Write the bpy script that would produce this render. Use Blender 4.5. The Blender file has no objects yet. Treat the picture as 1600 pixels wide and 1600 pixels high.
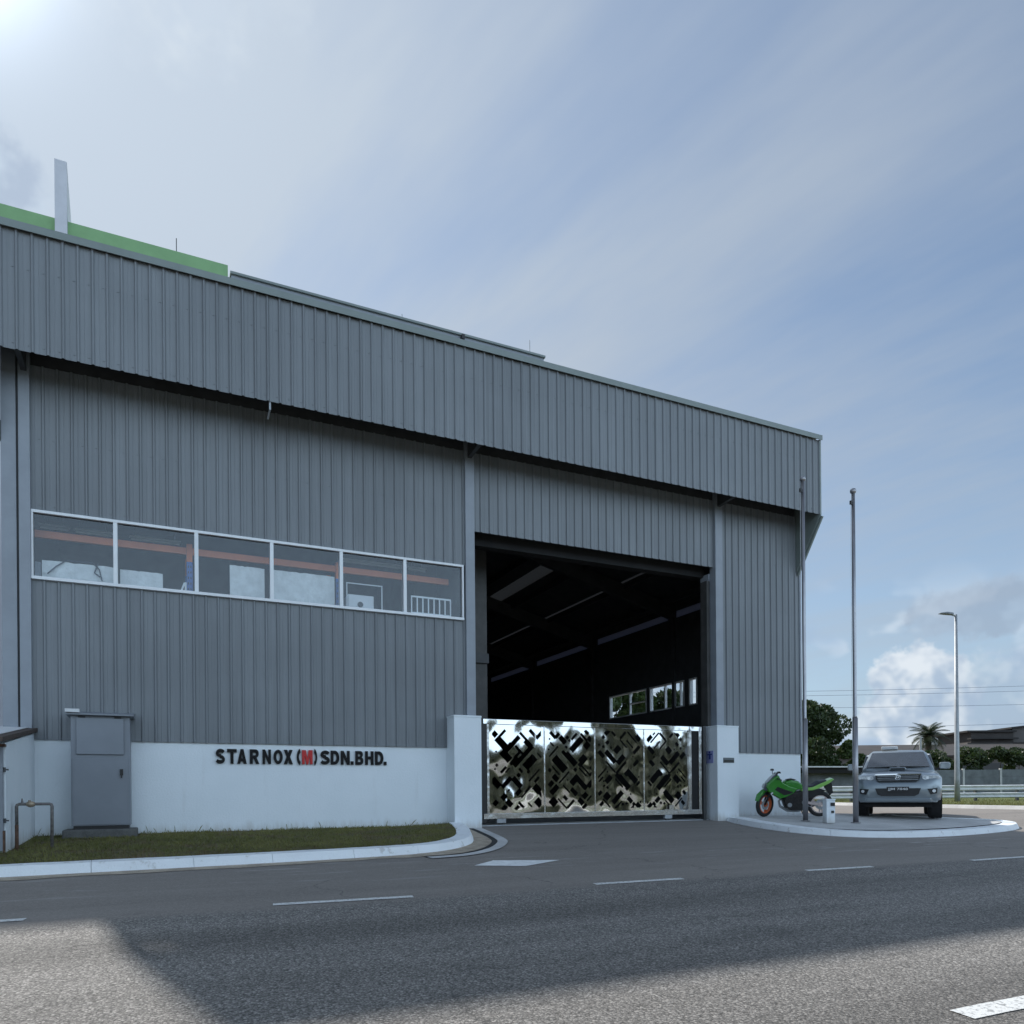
import bpy, bmesh, math, random
from mathutils import Vector, Matrix, noise
R = math.radians
random.seed(7)
sc = bpy.context.scene
COL = sc.collection

# ------------------------------------------------------------------ camera
CAM = Vector((0.0, -14.2, 0.65))
yaw, roll = 0.436198, -0.008299
fwd = Vector((math.sin(yaw), math.cos(yaw), 0)); rgt = Vector((math.cos(yaw), -math.sin(yaw), 0)); upv = Vector((0, 0, 1))
r2 = rgt*math.cos(roll) + upv*math.sin(roll); u2 = -rgt*math.sin(roll) + upv*math.cos(roll)
cd = bpy.data.cameras.new('camera'); cam = bpy.data.objects.new('camera', cd); COL.objects.link(cam)
cam.matrix_world = Matrix(((r2.x, u2.x, -fwd.x, CAM.x), (r2.y, u2.y, -fwd.y, CAM.y), (r2.z, u2.z, -fwd.z, CAM.z), (0, 0, 0, 1)))
cd.sensor_width = 36; cd.sensor_fit = 'HORIZONTAL'; cd.lens = 36*1168.75/1600; cd.shift_y = 440.1/1600
cd.clip_start = 0.05; cd.clip_end = 6000
sc.camera = cam

# ------------------------------------------------------------------ light
SUN = Vector((-0.285, 1.0, 1.08)).normalized()          # direction towards the sun
sun_el = math.asin(SUN.z); sun_az = math.atan2(SUN.x, SUN.y)
w = bpy.data.worlds.new('World'); sc.world = w; w.use_nodes = True
nt = w.node_tree; nt.nodes.clear()
def N(t, tp, **kw):
    n = t.nodes.new(tp)
    for k, v in kw.items(): setattr(n, k, v)
    return n
def LK(t, a, b): t.links.new(a, b)
def MATH(t, op, a, b=None, clamp=False):
    n = N(t, 'ShaderNodeMath', operation=op, use_clamp=clamp)
    for i, v in enumerate((a, b)):
        if v is None: continue
        if isinstance(v, (int, float)): n.inputs[i].default_value = v
        else: LK(t, v, n.inputs[i])
    return n.outputs[0]
def MIXC(t, fac, a, b, blend='MIX'):
    n = N(t, 'ShaderNodeMix', data_type='RGBA', blend_type=blend)
    for i, v in ((0, fac), (6, a), (7, b)):
        if isinstance(v, (int, float)): n.inputs[i].default_value = v
        elif isinstance(v, (tuple, list)): n.inputs[i].default_value = (*v[:3], 1)
        else: LK(t, v, n.inputs[i])
    return n.outputs[2]
def RAMP(t, fac, stops, interp='EASE'):
    n = N(t, 'ShaderNodeValToRGB'); cr = n.color_ramp; cr.interpolation = interp
    while len(cr.elements) < len(stops): cr.elements.new(0.5)
    for e, (p, c) in zip(cr.elements, stops):
        e.position = p; e.color = (c, c, c, 1) if isinstance(c, (int, float)) else (*c, 1)
    LK(t, fac, n.inputs[0]); return n.outputs[0]
def NOISE(t, vec, scale, detail=4, rough=0.55, dist=0.0):
    n = N(t, 'ShaderNodeTexNoise'); n.inputs['Scale'].default_value = scale; n.inputs['Detail'].default_value = detail
    n.inputs['Roughness'].default_value = rough; n.inputs['Distortion'].default_value = dist
    if vec is not None: LK(t, vec, n.inputs['Vector'])
    return n.outputs[0]
SKY_STRENGTH = 0.083
sky = N(nt, 'ShaderNodeTexSky', sky_type='NISHITA'); sky.sun_disc = False
sky.sun_elevation = sun_el; sky.sun_rotation = sun_az; sky.altitude = 20; sky.air_density = 1.0; sky.dust_density = 0.2; sky.ozone_density = 2.5
tc = N(nt, 'ShaderNodeTexCoord'); gen = tc.outputs['Generated']
nrm = N(nt, 'ShaderNodeVectorMath', operation='NORMALIZE'); LK(nt, gen, nrm.inputs[0]); D = nrm.outputs[0]
sep = N(nt, 'ShaderNodeSeparateXYZ'); LK(nt, D, sep.inputs[0])
dot = N(nt, 'ShaderNodeVectorMath', operation='DOT_PRODUCT'); LK(nt, D, dot.inputs[0]); dot.inputs[1].default_value = SUN
cs = MATH(nt, 'MAXIMUM', dot.outputs['Value'], 0.0)
# cirrus: the view direction met with a flat layer far overhead
zc = MATH(nt, 'ADD', MATH(nt, 'MAXIMUM', sep.outputs[2], 0.0), 0.22)
cx = MATH(nt, 'DIVIDE', sep.outputs[0], zc); cy = MATH(nt, 'DIVIDE', sep.outputs[1], zc)
comb = N(nt, 'ShaderNodeCombineXYZ'); LK(nt, cx, comb.inputs[0]); LK(nt, cy, comb.inputs[1])
mp = N(nt, 'ShaderNodeMapping', vector_type='TEXTURE'); mp.inputs['Rotation'].default_value = (0, 0, R(-70)); mp.inputs['Scale'].default_value = (2.0, 0.62, 1)
mp.inputs['Location'].default_value = (3.1, 1.7, 0); LK(nt, comb.outputs[0], mp.inputs[0])
n1 = NOISE(nt, mp.outputs[0], 1.6, 5, 0.60)
n2 = NOISE(nt, comb.outputs[0], 0.8, 2, 0.5)
veil = MATH(nt, 'MULTIPLY', RAMP(nt, n1, [(0.24, 0.0), (0.72, 1.0)]), RAMP(nt, n2, [(0.25, 0.55), (0.62, 1.0)]))
wide = MATH(nt, 'POWER', cs, 3.0); glow = MATH(nt, 'POWER', cs, 9.0); core = MATH(nt, 'POWER', cs, 300.0)
# thin cloud scatters sunlight forward, so the sheet is denser and brighter towards the sun
veil_f = MATH(nt, 'MINIMUM', MATH(nt, 'ADD', MATH(nt, 'MULTIPLY', veil, MATH(nt, 'ADD', 0.62, MATH(nt, 'MULTIPLY', wide, 0.1))), MATH(nt, 'MULTIPLY', wide, 0.66)), 0.96)
horiz = MATH(nt, 'POWER', MATH(nt, 'SUBTRACT', 1.0, MATH(nt, 'MINIMUM', MATH(nt, 'MAXIMUM', sep.outputs[2], 0.0), 1.0)), 6.0)
vb = MATH(nt, 'ADD', MATH(nt, 'ADD', 2.65, MATH(nt, 'MULTIPLY', wide, 0.55)), MATH(nt, 'ADD', MATH(nt, 'MULTIPLY', glow, 0.5), MATH(nt, 'MULTIPLY', core, 21.0)))
vcol = N(nt, 'ShaderNodeVectorMath', operation='SCALE'); vcol.inputs[0].default_value = (0.87, 1.0, 1.16); LK(nt, vb, vcol.inputs['Scale'])
sk2 = N(nt, 'ShaderNodeVectorMath', operation='MULTIPLY'); LK(nt, sky.outputs[0], sk2.inputs[0]); sk2.inputs[1].default_value = (0.74, 0.74, 0.70)
base = MIXC(nt, MATH(nt, 'MINIMUM', MATH(nt, 'MULTIPLY', horiz, 1.3), 0.9), sk2.outputs[0], (2.15, 2.8, 3.6))
c1 = MIXC(nt, veil_f, base, vcol.outputs[0])
# small heaped clouds low over the horizon
NZ0 = NOISE(nt, D, 11.0, 2, 0.6)
mp2 = N(nt, 'ShaderNodeMapping'); mp2.inputs['Scale'].default_value = (1, 1, 1.7); mp2.inputs['Location'].default_value = (0.35, 0.1, 0.2); LK(nt, D, mp2.inputs[0])
n3 = NOISE(nt, mp2.outputs[0], 4.2, 4, 0.62)
lowmask = RAMP(nt, sep.outputs[2], [(0.0, 0.9), (0.03, 1.0), (0.16, 0.75), (0.27, 0.0)])
cum = MATH(nt, 'MULTIPLY', RAMP(nt, n3, [(0.545, 0.0), (0.61, 1.0)]), lowmask)
n4 = NZ0
ccol = MIXC(nt, RAMP(nt, n4, [(0.38, 0.0), (0.6, 1.0)]), (2.0, 2.7, 3.7), (4.2, 4.6, 5.0))
c2 = MIXC(nt, MATH(nt, 'MULTIPLY', cum, 0.75), c1, ccol)
NZ1 = NOISE(nt, D, 19.0, 4, 0.62); NZ2 = NOISE(nt, D, 33.0, 2, 0.6)
def blob(c_in, px_dir, rad, squash, nscale, amp, dark, bright, opacity, soft=0.35):
    # one cloud: distance from its middle, its edge broken by noise
    sub = N(nt, 'ShaderNodeVectorMath', operation='SUBTRACT'); LK(nt, D, sub.inputs[0]); sub.inputs[1].default_value = Vector(px_dir).normalized()
    mul = N(nt, 'ShaderNodeVectorMath', operation='MULTIPLY'); LK(nt, sub.outputs[0], mul.inputs[0]); mul.inputs[1].default_value = (1, 1, squash)
    ln = N(nt, 'ShaderNodeVectorMath', operation='LENGTH'); LK(nt, mul.outputs[0], ln.inputs[0])
    nz = NZ1
    f_ = MATH(nt, 'ADD', MATH(nt, 'SUBTRACT', 1.0, MATH(nt, 'DIVIDE', ln.outputs['Value'], rad)), MATH(nt, 'MULTIPLY', MATH(nt, 'SUBTRACT', nz, 0.5), amp))
    m_ = RAMP(nt, f_, [(0.0, 0.0), (soft, 1.0)])
    sh_ = RAMP(nt, MATH(nt, 'ADD', NZ2, MATH(nt, 'MULTIPLY', f_, -0.25)), [(0.25, 0.0), (0.6, 1.0)])
    return MIXC(nt, MATH(nt, 'MULTIPLY', m_, opacity), c_in, MIXC(nt, sh_, dark, bright))
def view(px, py): return fwd + r2*((px-800)/1168.75) - u2*((py-1240.1)/1168.75)
c2 = blob(c2, view(1440, 1090), 0.066, 1.0, 22.0, 1.1, (2.3, 2.85, 3.6), (4.2, 4.5, 4.8), 0.9, 0.2)
c2 = blob(c2, view(1560, 1110), 0.10, 1.3, 18.0, 1.6, (2.0, 2.6, 3.4), (3.2, 3.7, 4.2), 0.6)
c2 = blob(c2, view(1525, 952), 0.085, 2.3, 20.0, 1.6, (1.75, 2.15, 2.75), (2.2, 2.7, 3.35), 0.55)
c2 = blob(c2, view(-25, 270), 0.06, 1.0, 16.0, 1.6, (2.0, 2.5, 3.3), (3.0, 3.6, 4.3), 0.6, 0.6)
c2 = blob(c2, view(250, -30), 0.12, 2.0, 12.0, 1.8, (3.4, 3.9, 4.5), (4.2, 4.6, 4.9), 0.4, 0.9)
# added brightness in the unseen sky opposite the sun, lifting the shaded front
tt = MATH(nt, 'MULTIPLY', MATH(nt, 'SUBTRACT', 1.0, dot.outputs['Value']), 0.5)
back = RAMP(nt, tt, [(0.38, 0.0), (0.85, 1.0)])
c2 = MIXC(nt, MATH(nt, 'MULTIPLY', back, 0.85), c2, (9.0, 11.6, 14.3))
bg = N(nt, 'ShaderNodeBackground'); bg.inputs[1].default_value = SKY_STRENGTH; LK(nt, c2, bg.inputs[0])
w.cycles.sampling_method = 'MANUAL'; w.cycles.sample_map_resolution = 512
wo = N(nt, 'ShaderNodeOutputWorld'); LK(nt, bg.outputs[0], wo.inputs[0])

sl = bpy.data.lights.new('sun', 'SUN'); sl.energy = 2.0; sl.angle = R(1.2); sl.color = (1.0, 0.965, 0.91)
so = bpy.data.objects.new('sun', sl); COL.objects.link(so); so.location = (-20, 40, 45)
so.rotation_euler = (-SUN).to_track_quat('-Z', 'Y').to_euler()

vs = sc.view_settings; vs.view_transform = 'Standard'; vs.look = 'None'; vs.gamma = 1; vs.use_curve_mapping = False; vs.exposure = 1.2
sc.cycles.use_denoising = True; sc.cycles.max_bounces = 7; sc.cycles.diffuse_bounces = 3; sc.cycles.glossy_bounces = 3; sc.cycles.transparent_max_bounces = 16; sc.cycles.caustics_reflective = False; sc.cycles.caustics_refractive = False

# ------------------------------------------------------------------ materials
MATS = {}
def new_mat(name):
    m = bpy.data.materials.new(name); m.use_nodes = True; t = m.node_tree; t.nodes.clear()
    o = N(t, 'ShaderNodeOutputMaterial'); b = N(t, 'ShaderNodeBsdfPrincipled'); LK(t, b.outputs[0], o.inputs[0])
    MATS[name] = m; return m, t, b, o
def POS(t): return N(t, 'ShaderNodeNewGeometry').outputs['Position']
def BUMP(t, b, h, dist=0.01, strength=1.0):
    n = N(t, 'ShaderNodeBump'); n.inputs['Distance'].default_value = dist; n.inputs['Strength'].default_value = strength
    LK(t, h, n.inputs['Height']); LK(t, n.outputs[0], b.inputs['Normal'])
def pm(name, col, rough=0.6, metal=0.0, var=0.12, vs=3.0, bump=0.0, bs=80.0, coat=0.0, spec=0.5, fine=0.0, rnd=0.0):
    m, t, b, o = new_mat(name); p = POS(t)
    dk = tuple(c*(1-var) for c in col); lt = tuple(min(1, c*(1+var)) for c in col)
    c = MIXC(t, RAMP(t, NOISE(t, p, vs, 5, 0.6), [(0.3, 0.0), (0.7, 1.0)]), dk, lt)
    if fine: c = MIXC(t, fine, c, MIXC(t, RAMP(t, NOISE(t, p, 140, 2), [(0.35, 0.0), (0.65, 1.0)]), tuple(x*0.4 for x in col), tuple(min(1, x*1.6) for x in col)))
    if rnd:
        oi = N(t, 'ShaderNodeObjectInfo'); c = MIXC(t, 1.0, c, MIXC(t, oi.outputs['Random'], (1-rnd,)*3, (1+rnd,)*3), 'MULTIPLY')
    LK(t, c, b.inputs['Base Color'])
    b.inputs['Roughness'].default_value = rough; b.inputs['Metallic'].default_value = metal
    b.inputs['Coat Weight'].default_value = coat; b.inputs['Coat Roughness'].default_value = 0.05; b.inputs['Specular IOR Level'].default_value = spec
    if bump: BUMP(t, b, NOISE(t, p, bs, 4), bump)
    return m

# cladding: pre-painted steel with faint rain streaks
def clad(name, col):
    m, t, b, o = new_mat(name); p = POS(t)
    mpn = N(t, 'ShaderNodeMapping'); mpn.inputs['Scale'].default_value = (9, 9, 0.25); LK(t, p, mpn.inputs[0])
    st = RAMP(t, NOISE(t, mpn.outputs[0], 1.0, 5, 0.65), [(0.3, 0.90), (0.7, 1.05)])
    big = RAMP(t, NOISE(t, p, 0.5, 3), [(0.3, 0.93), (0.7, 1.06)])
    oi = N(t, 'ShaderNodeObjectInfo')
    rv = MIXC(t, oi.outputs['Random'], (0.96,)*3, (1.035,)*3)
    c = MIXC(t, 1.0, MIXC(t, 1.0, MIXC(t, 1.0, col, st, 'MULTIPLY'), big, 'MULTIPLY'), rv, 'MULTIPLY')
    LK(t, c, b.inputs['Base Color']); b.inputs['Roughness'].default_value = 0.42; b.inputs['Specular IOR Level'].default_value = 0.4
    BUMP(t, b, NOISE(t, p, 2.2, 2), 0.02, 0.35)
    return m
clad('cladding', (0.205, 0.222, 0.238))
pm('trim', (0.26, 0.285, 0.32), 0.4, var=0.06, rnd=0.03)
pm('trim_cap', (0.20, 0.235, 0.225), 0.4, var=0.06)
pm('steel_dark', (0.05, 0.052, 0.055), 0.6, var=0.2)
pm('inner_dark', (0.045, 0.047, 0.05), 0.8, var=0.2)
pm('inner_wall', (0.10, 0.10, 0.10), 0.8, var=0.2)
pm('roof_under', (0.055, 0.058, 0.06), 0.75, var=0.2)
pm('jamb', (0.06, 0.059, 0.057), 0.6, var=0.2)
pm('floor_conc', (0.22, 0.22, 0.215), 0.5, var=0.15, bump=0.002)
pm('window_white', (0.78, 0.80, 0.82), 0.35, var=0.03)
pm('green_paint', (0.23, 0.41, 0.19), 0.6, var=0.05)
pm('fin_white', (0.62, 0.62, 0.66), 0.6, var=0.05)
pm('galv', (0.34, 0.36, 0.38), 0.5, 0.35, var=0.12)
pm('galv_bright', (0.72, 0.73, 0.72), 0.45, 0.15, var=0.10)
pm('stainless', (0.34, 0.335, 0.35), 0.32, 0.8, var=0.08)
pm('sandy', (0.40, 0.335, 0.26), 0.85, var=0.3, vs=5, bump=0.004, fine=0.35)
pm('concrete', (0.52, 0.515, 0.505), 0.85, var=0.16, vs=1.6, bump=0.003, fine=0.22)
pm('conc_dark', (0.12, 0.12, 0.115), 0.9, var=0.3, vs=6, bump=0.006, fine=0.3)
pm('slot', (0.03, 0.03, 0.03), 0.9, var=0.3)
pm('cab_grey', (0.205, 0.225, 0.255), 0.45, var=0.06, vs=1.5)
pm('rust', (0.10, 0.055, 0.035), 0.8, var=0.35, vs=20)
pm('pipe_grey', (0.16, 0.15, 0.145), 0.5, 0.3, var=0.3, vs=25)
pm('brass', (0.36, 0.29, 0.21), 0.5, 0.4, var=0.3, vs=20)
pm('black', (0.012, 0.012, 0.013), 0.45, var=0.2)
pm('black_matt', (0.014, 0.014, 0.015), 0.85, var=0.2)
pm('rubber', (0.02, 0.02, 0.021), 0.8, var=0.25, vs=30)
pm('letter_black', (0.006, 0.006, 0.007), 0.5, var=0.1, spec=0.2)
pm('letter_red', (0.50, 0.010, 0.010), 0.4, var=0.08)
pm('roof_brown', (0.075, 0.055, 0.045), 0.8, var=0.3, vs=6)
pm('rack_orange', (0.60, 0.16, 0.05), 0.5, var=0.1)
pm('rack_blue', (0.03, 0.10, 0.34), 0.45, var=0.1)
pm('wrap', (0.66, 0.67, 0.66), 0.3, var=0.10, vs=5, bump=0.03, bs=9)
pm('off_white', (0.66, 0.67, 0.68), 0.5, var=0.05)
pm('lamp_white', (0.75, 0.77, 0.78), 0.4, var=0.03)
pm('notice_blue', (0.30, 0.33, 0.60), 0.5, var=0.06)
pm('notice_navy', (0.03, 0.05, 0.22), 0.5, var=0.06)
pm('slot_grey', (0.12, 0.14, 0.15), 0.4, 0.5, var=0.1)
pm('paint_silver', (0.27, 0.31, 0.335), 0.28, 0.5, var=0.03, coat=0.6)
pm('chrome', (0.75, 0.76, 0.78), 0.1, 1.0, var=0.02)
pm('headlamp', (0.66, 0.69, 0.71), 0.12, 0.3, var=0.25, vs=22, coat=1.0)
pm('tinted', (0.045, 0.055, 0.07), 0.06, 0.0, var=0.1, coat=1.0)
pm('moto_green', (0.035, 0.23, 0.022), 0.22, 0.0, var=0.06, coat=0.7)
pm('moto_lime', (0.28, 0.58, 0.13), 0.28, 0.0, var=0.06, coat=0.7)
pm('rim_orange', (0.60, 0.12, 0.03), 0.4, 0.1, var=0.1)
pm('rim_pale', (0.62, 0.52, 0.50), 0.35, 0.3, var=0.1)
pm('engine', (0.03, 0.028, 0.028), 0.45, 0.4, var=0.4, vs=25)
pm('seat', (0.035, 0.037, 0.05), 0.55, var=0.1)
pm('bark', (0.085, 0.065, 0.045), 0.9, var=0.3, vs=8, bump=0.02, bs=20)
pm('fence_conc', (0.17, 0.185, 0.195), 0.9, var=0.22, vs=2.0, fine=0.1, rnd=0.12)
pm('factory_roof', (0.050, 0.043, 0.040), 0.8, var=0.2, vs=0.4)
pm('factory_roof_dark', (0.028, 0.025, 0.024), 0.8, var=0.2, vs=0.4)
pm('factory_wall', (0.11, 0.10, 0.095), 0.8, var=0.15, vs=0.4)
pm('fresh_paint', (0.80, 0.81, 0.80), 0.7, var=0.12, vs=9, bump=0.003)
pm('cable', (0.25, 0.28, 0.32), 0.6, var=0.05)
pm('plate_black', (0.012, 0.012, 0.014), 0.4, var=0.05)
pm('plate_white', (0.75, 0.75, 0.74), 0.5, var=0.03)
pm('lens', (0.70, 0.72, 0.74), 0.1, 0.2, var=0.05, coat=1.0)

def m_whitewall():
    m, t, b, o = new_mat('white_wall'); p = POS(t)
    c = MIXC(t, RAMP(t, NOISE(t, p, 1.3, 5, 0.6), [(0.3, 0), (0.75, 1)]), (0.76, 0.815, 0.85), (0.80, 0.85, 0.885))
    mpn = N(t, 'ShaderNodeMapping'); mpn.inputs['Scale'].default_value = (5, 5, 0.5); LK(t, p, mpn.inputs[0])
    spl = N(t, 'ShaderNodeSeparateXYZ'); LK(t, p, spl.inputs[0])
    hgt = MATH(t, 'SUBTRACT', 0.42, MATH(t, 'ADD', spl.outputs[2], MATH(t, 'MULTIPLY', NOISE(t, mpn.outputs[0], 1.5, 5, 0.65), 0.45)))
    dirt = RAMP(t, MATH(t, 'MULTIPLY', hgt, 2.5, True), [(0.0, 0.0), (0.6, 1.0)])
    c = MIXC(t, MATH(t, 'MULTIPLY', dirt, 0.5), c, (0.40, 0.36, 0.30))
    st = RAMP(t, NOISE(t, mpn.outputs[0], 1.0, 4), [(0.6, 0.0), (0.8, 0.2)])
    c = MIXC(t, st, c, (0.55, 0.56, 0.56))
    LK(t, c, b.inputs['Base Color']); b.inputs['Roughness'].default_value = 0.75
    BUMP(t, b, NOISE(t, p, 30, 6, 0.65), 0.006)
m_whitewall()
def m_kerb():
    m, t, b, o = new_mat('kerb_paint'); p = POS(t)
    ch = RAMP(t, NOISE(t, p, 5, 8, 0.7), [(0.56, 0.0), (0.66, 1.0)])
    c = MIXC(t, MATH(t, 'MULTIPLY', ch, 0.55), (0.86, 0.89, 0.91), (0.42, 0.40, 0.36))
    c = MIXC(t, RAMP(t, NOISE(t, p, 1.4, 4), [(0.4, 0.0), (0.75, 0.4)]), c, (0.70, 0.71, 0.71))
    LK(t, c, b.inputs['Base Color']); b.inputs['Roughness'].default_value = 0.8
    BUMP(t, b, NOISE(t, p, 40, 6, 0.7), 0.01)
m_kerb()
def m_marking():
    m, t, b, o = new_mat('road_paint'); p = POS(t)
    ch = RAMP(t, NOISE(t, p, 28, 6, 0.7), [(0.5, 0.0), (0.64, 1.0)])
    c = MIXC(t, MATH(t, 'MULTIPLY', ch, 0.75), (0.70, 0.70, 0.68), (0.16, 0.16, 0.16))
    LK(t, c, b.inputs['Base Color']); b.inputs['Roughness'].default_value = 0.7
    BUMP(t, b, NOISE(t, p, 90, 4), 0.004)
m_marking()
def m_asphalt():
    m, t, b, o = new_mat('asphalt'); p = POS(t)
    s = N(t, 'ShaderNodeSeparateXYZ'); LK(t, p, s.inputs[0])
    # old open-textured carriageway south of the centre line, newer smooth mat towards the gate
    wob = MATH(t, 'MULTIPLY', MATH(t, 'SUBTRACT', NOISE(t, p, 0.6, 4), 0.5), 0.25)
    yy = MATH(t, 'ADD', s.outputs[1], wob)
    old = RAMP(t, MATH(t, 'ADD', MATH(t, 'MULTIPLY', yy, -2.5), -16.7), [(0.0, 0.0), (1.0, 1.0)])
    vo = N(t, 'ShaderNodeTexVoronoi', feature='F1'); vo.inputs['Scale'].default_value = 62; LK(t, p, vo.inputs['Vector'])
    vo2 = N(t, 'ShaderNodeTexVoronoi', feature='F1'); vo2.inputs['Scale'].default_value = 130; LK(t, p, vo2.inputs['Vector'])
    sv = N(t, 'ShaderNodeSeparateColor'); LK(t, vo.outputs['Color'], sv.inputs[0])
    sv2 = N(t, 'ShaderNodeSeparateColor'); LK(t, vo2.outputs['Color'], sv2.inputs[0])
    stone = RAMP(t, sv.outputs[0], [(0.0, 0.06), (0.45, 0.10), (0.75, 0.15), (1.0, 0.26)], 'LINEAR')
    stone2 = RAMP(t, sv2.outputs[0], [(0.0, 0.05), (0.6, 0.11), (1.0, 0.26)], 'LINEAR')
    gap = RAMP(t, vo.outputs['Distance'], [(0.35, 1.0), (0.8, 0.45)], 'LINEAR')
    co = MIXC(t, 1.0, MIXC(t, 0.45, stone, stone2), gap, 'MULTIPLY')
    co = MIXC(t, 1.0, co, (2.0, 1.87, 1.72), 'MULTIPLY')
    mpn = N(t, 'ShaderNodeMapping'); mpn.inputs['Scale'].default_value = (0.12, 1.4, 1); LK(t, p, mpn.inputs[0])
    wear = RAMP(t, NOISE(t, mpn.outputs[0], 1.0, 5, 0.6), [(0.3, 0.82), (0.7, 1.12)])
    co = MIXC(t, 1.0, co, wear, 'MULTIPLY')
    trk = MATH(t, 'SINE', MATH(t, 'MULTIPLY', MATH(t, 'ADD', yy, 0.3), 3.9))
    co = MIXC(t, 1.0, co, RAMP(t, MATH(t, 'ADD', MATH(t, 'MULTIPLY', trk, 0.5), 0.5), [(0.0, 1.05), (1.0, 0.86)]), 'MULTIPLY')
    cn = MIXC(t, RAMP(t, NOISE(t, mpn.outputs[0], 1.3, 6, 0.65), [(0.3, 0), (0.72, 1)]), (0.20, 0.178, 0.160), (0.27, 0.24, 0.213))
    cn = MIXC(t, 0.30, cn, MIXC(t, 1.0, MIXC(t, 0.5, stone2, stone), (1.9, 1.75, 1.6), 'MULTIPLY'))
    # pale scuffs along the kerb and turning marks
    mps = N(t, 'ShaderNodeMapping'); mps.inputs['Scale'].default_value = (0.8, 7, 1); LK(t, p, mps.inputs[0])
    sc_ = RAMP(t, NOISE(t, mps.outputs[0], 1.0, 7, 0.7), [(0.56, 0.0), (0.68, 1.0)])
    band = RAMP(t, MATH(t, 'MULTIPLY', MATH(t, 'ABSOLUTE', MATH(t, 'ADD', s.outputs[1], 4.9)), 0.7, True), [(0.0, 1.0), (1.0, 0.0)])
    cn = MIXC(t, MATH(t, 'MULTIPLY', MATH(t, 'MULTIPLY', sc_, band), 0.75), cn, (0.42, 0.41, 0.39))
    blot = RAMP(t, NOISE(t, p, 0.9, 6, 0.6), [(0.62, 0.0), (0.75, 0.45)])
    c = MIXC(t, old, cn, co)
    c = MIXC(t, MATH(t, 'MULTIPLY', blot, 0.5), c, (0.045, 0.045, 0.045))
    # fine joint cracks
    vc = N(t, 'ShaderNodeTexVoronoi', feature='DISTANCE_TO_EDGE'); vc.inputs['Scale'].default_value = 0.35
    wv = N(t, 'ShaderNodeVectorMath', operation='ADD'); LK(t, p, wv.inputs[0]); nn = N(t, 'ShaderNodeTexNoise'); nn.inputs['Scale'].default_value = 1.8; nn.inputs['Detail'].default_value = 6
    LK(t, p, nn.inputs['Vector']); LK(t, nn.outputs['Color'], wv.inputs[1]); LK(t, wv.outputs[0], vc.inputs['Vector'])
    crack = MATH(t, 'MULTIPLY', RAMP(t, vc.outputs['Distance'], [(0.0, 1.0), (0.006, 0.0)], 'LINEAR'), RAMP(t, NOISE(t, p, 0.4, 3), [(0.45, 0.0), (0.6, 0.6)]))
    c = MIXC(t, crack, c, (0.03, 0.03, 0.03))
    LK(t, c, b.inputs['Base Color']); b.inputs['Roughness'].default_value = 0.82; b.inputs['Specular IOR Level'].default_value = 0.35
    h = MATH(t, 'ADD', MATH(t, 'MULTIPLY', vo.outputs['Distance'], -0.8), MATH(t, 'MULTIPLY', vo2.outputs['Distance'], -0.5))
    hb = MATH(t, 'MULTIPLY', h, MATH(t, 'ADD', MATH(t, 'MULTIPLY', old, 0.75), 0.25))
    BUMP(t, b, hb, 0.005)
m_asphalt()
def m_turf(name, a, bb, cc):
    m, t, b, o = new_mat(name); p = POS(t)
    c = MIXC(t, RAMP(t, NOISE(t, p, 7, 6, 0.65), [(0.3, 0), (0.7, 1)]), a, bb)
    c = MIXC(t, RAMP(t, NOISE(t, p, 1.6, 5, 0.6), [(0.5, 0), (0.72, 0.8)]), c, cc)
    LK(t, c, b.inputs['Base Color']); b.inputs['Roughness'].default_value = 0.9
    BUMP(t, b, NOISE(t, p, 60, 5, 0.7), 0.02)
m_turf('turf', (0.075, 0.066, 0.024), (0.125, 0.115, 0.045), (0.17, 0.115, 0.07))
m_turf('far_turf', (0.07, 0.10, 0.02), (0.13, 0.15, 0.04), (0.15, 0.13, 0.06))
m_turf('field', (0.05, 0.08, 0.02), (0.09, 0.11, 0.03), (0.12, 0.10, 0.05))
def m_leaf(name, a, bb, rough=0.5):
    m, t, b, o = new_mat(name); p = POS(t)
    oi = NOISE(t, p, 0.9, 3); fi = NOISE(t, p, 9, 2)
    c = MIXC(t, RAMP(t, MATH(t, 'ADD', MATH(t, 'MULTIPLY', oi, 0.6), MATH(t, 'MULTIPLY', fi, 0.4)), [(0.3, 0), (0.7, 1)]), a, bb)
    LK(t, c, b.inputs['Base Color']); b.inputs['Roughness'].default_value = rough
    tr = N(t, 'ShaderNodeBsdfTranslucent'); LK(t, c, tr.inputs[0])
    mx = N(t, 'ShaderNodeMixShader'); mx.inputs[0].default_value = 0.3; LK(t, b.outputs[0], mx.inputs[1]); LK(t, tr.outputs[0], mx.inputs[2]); LK(t, mx.outputs[0], o.inputs[0])
m_leaf('leaf_dark', (0.018, 0.035, 0.010), (0.055, 0.085, 0.022))
m_leaf('leaf_mid', (0.030, 0.060, 0.014), (0.085, 0.125, 0.030))
m_leaf('leaf_palm', (0.018, 0.032, 0.016), (0.045, 0.062, 0.026))
m_leaf('leaf_wood', (0.045, 0.060, 0.042), (0.11, 0.125, 0.085))
m_leaf('blade', (0.11, 0.118, 0.030), (0.25, 0.235, 0.075))
m_leaf('blade_dry', (0.13, 0.095, 0.04), (0.22, 0.17, 0.08))
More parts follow.
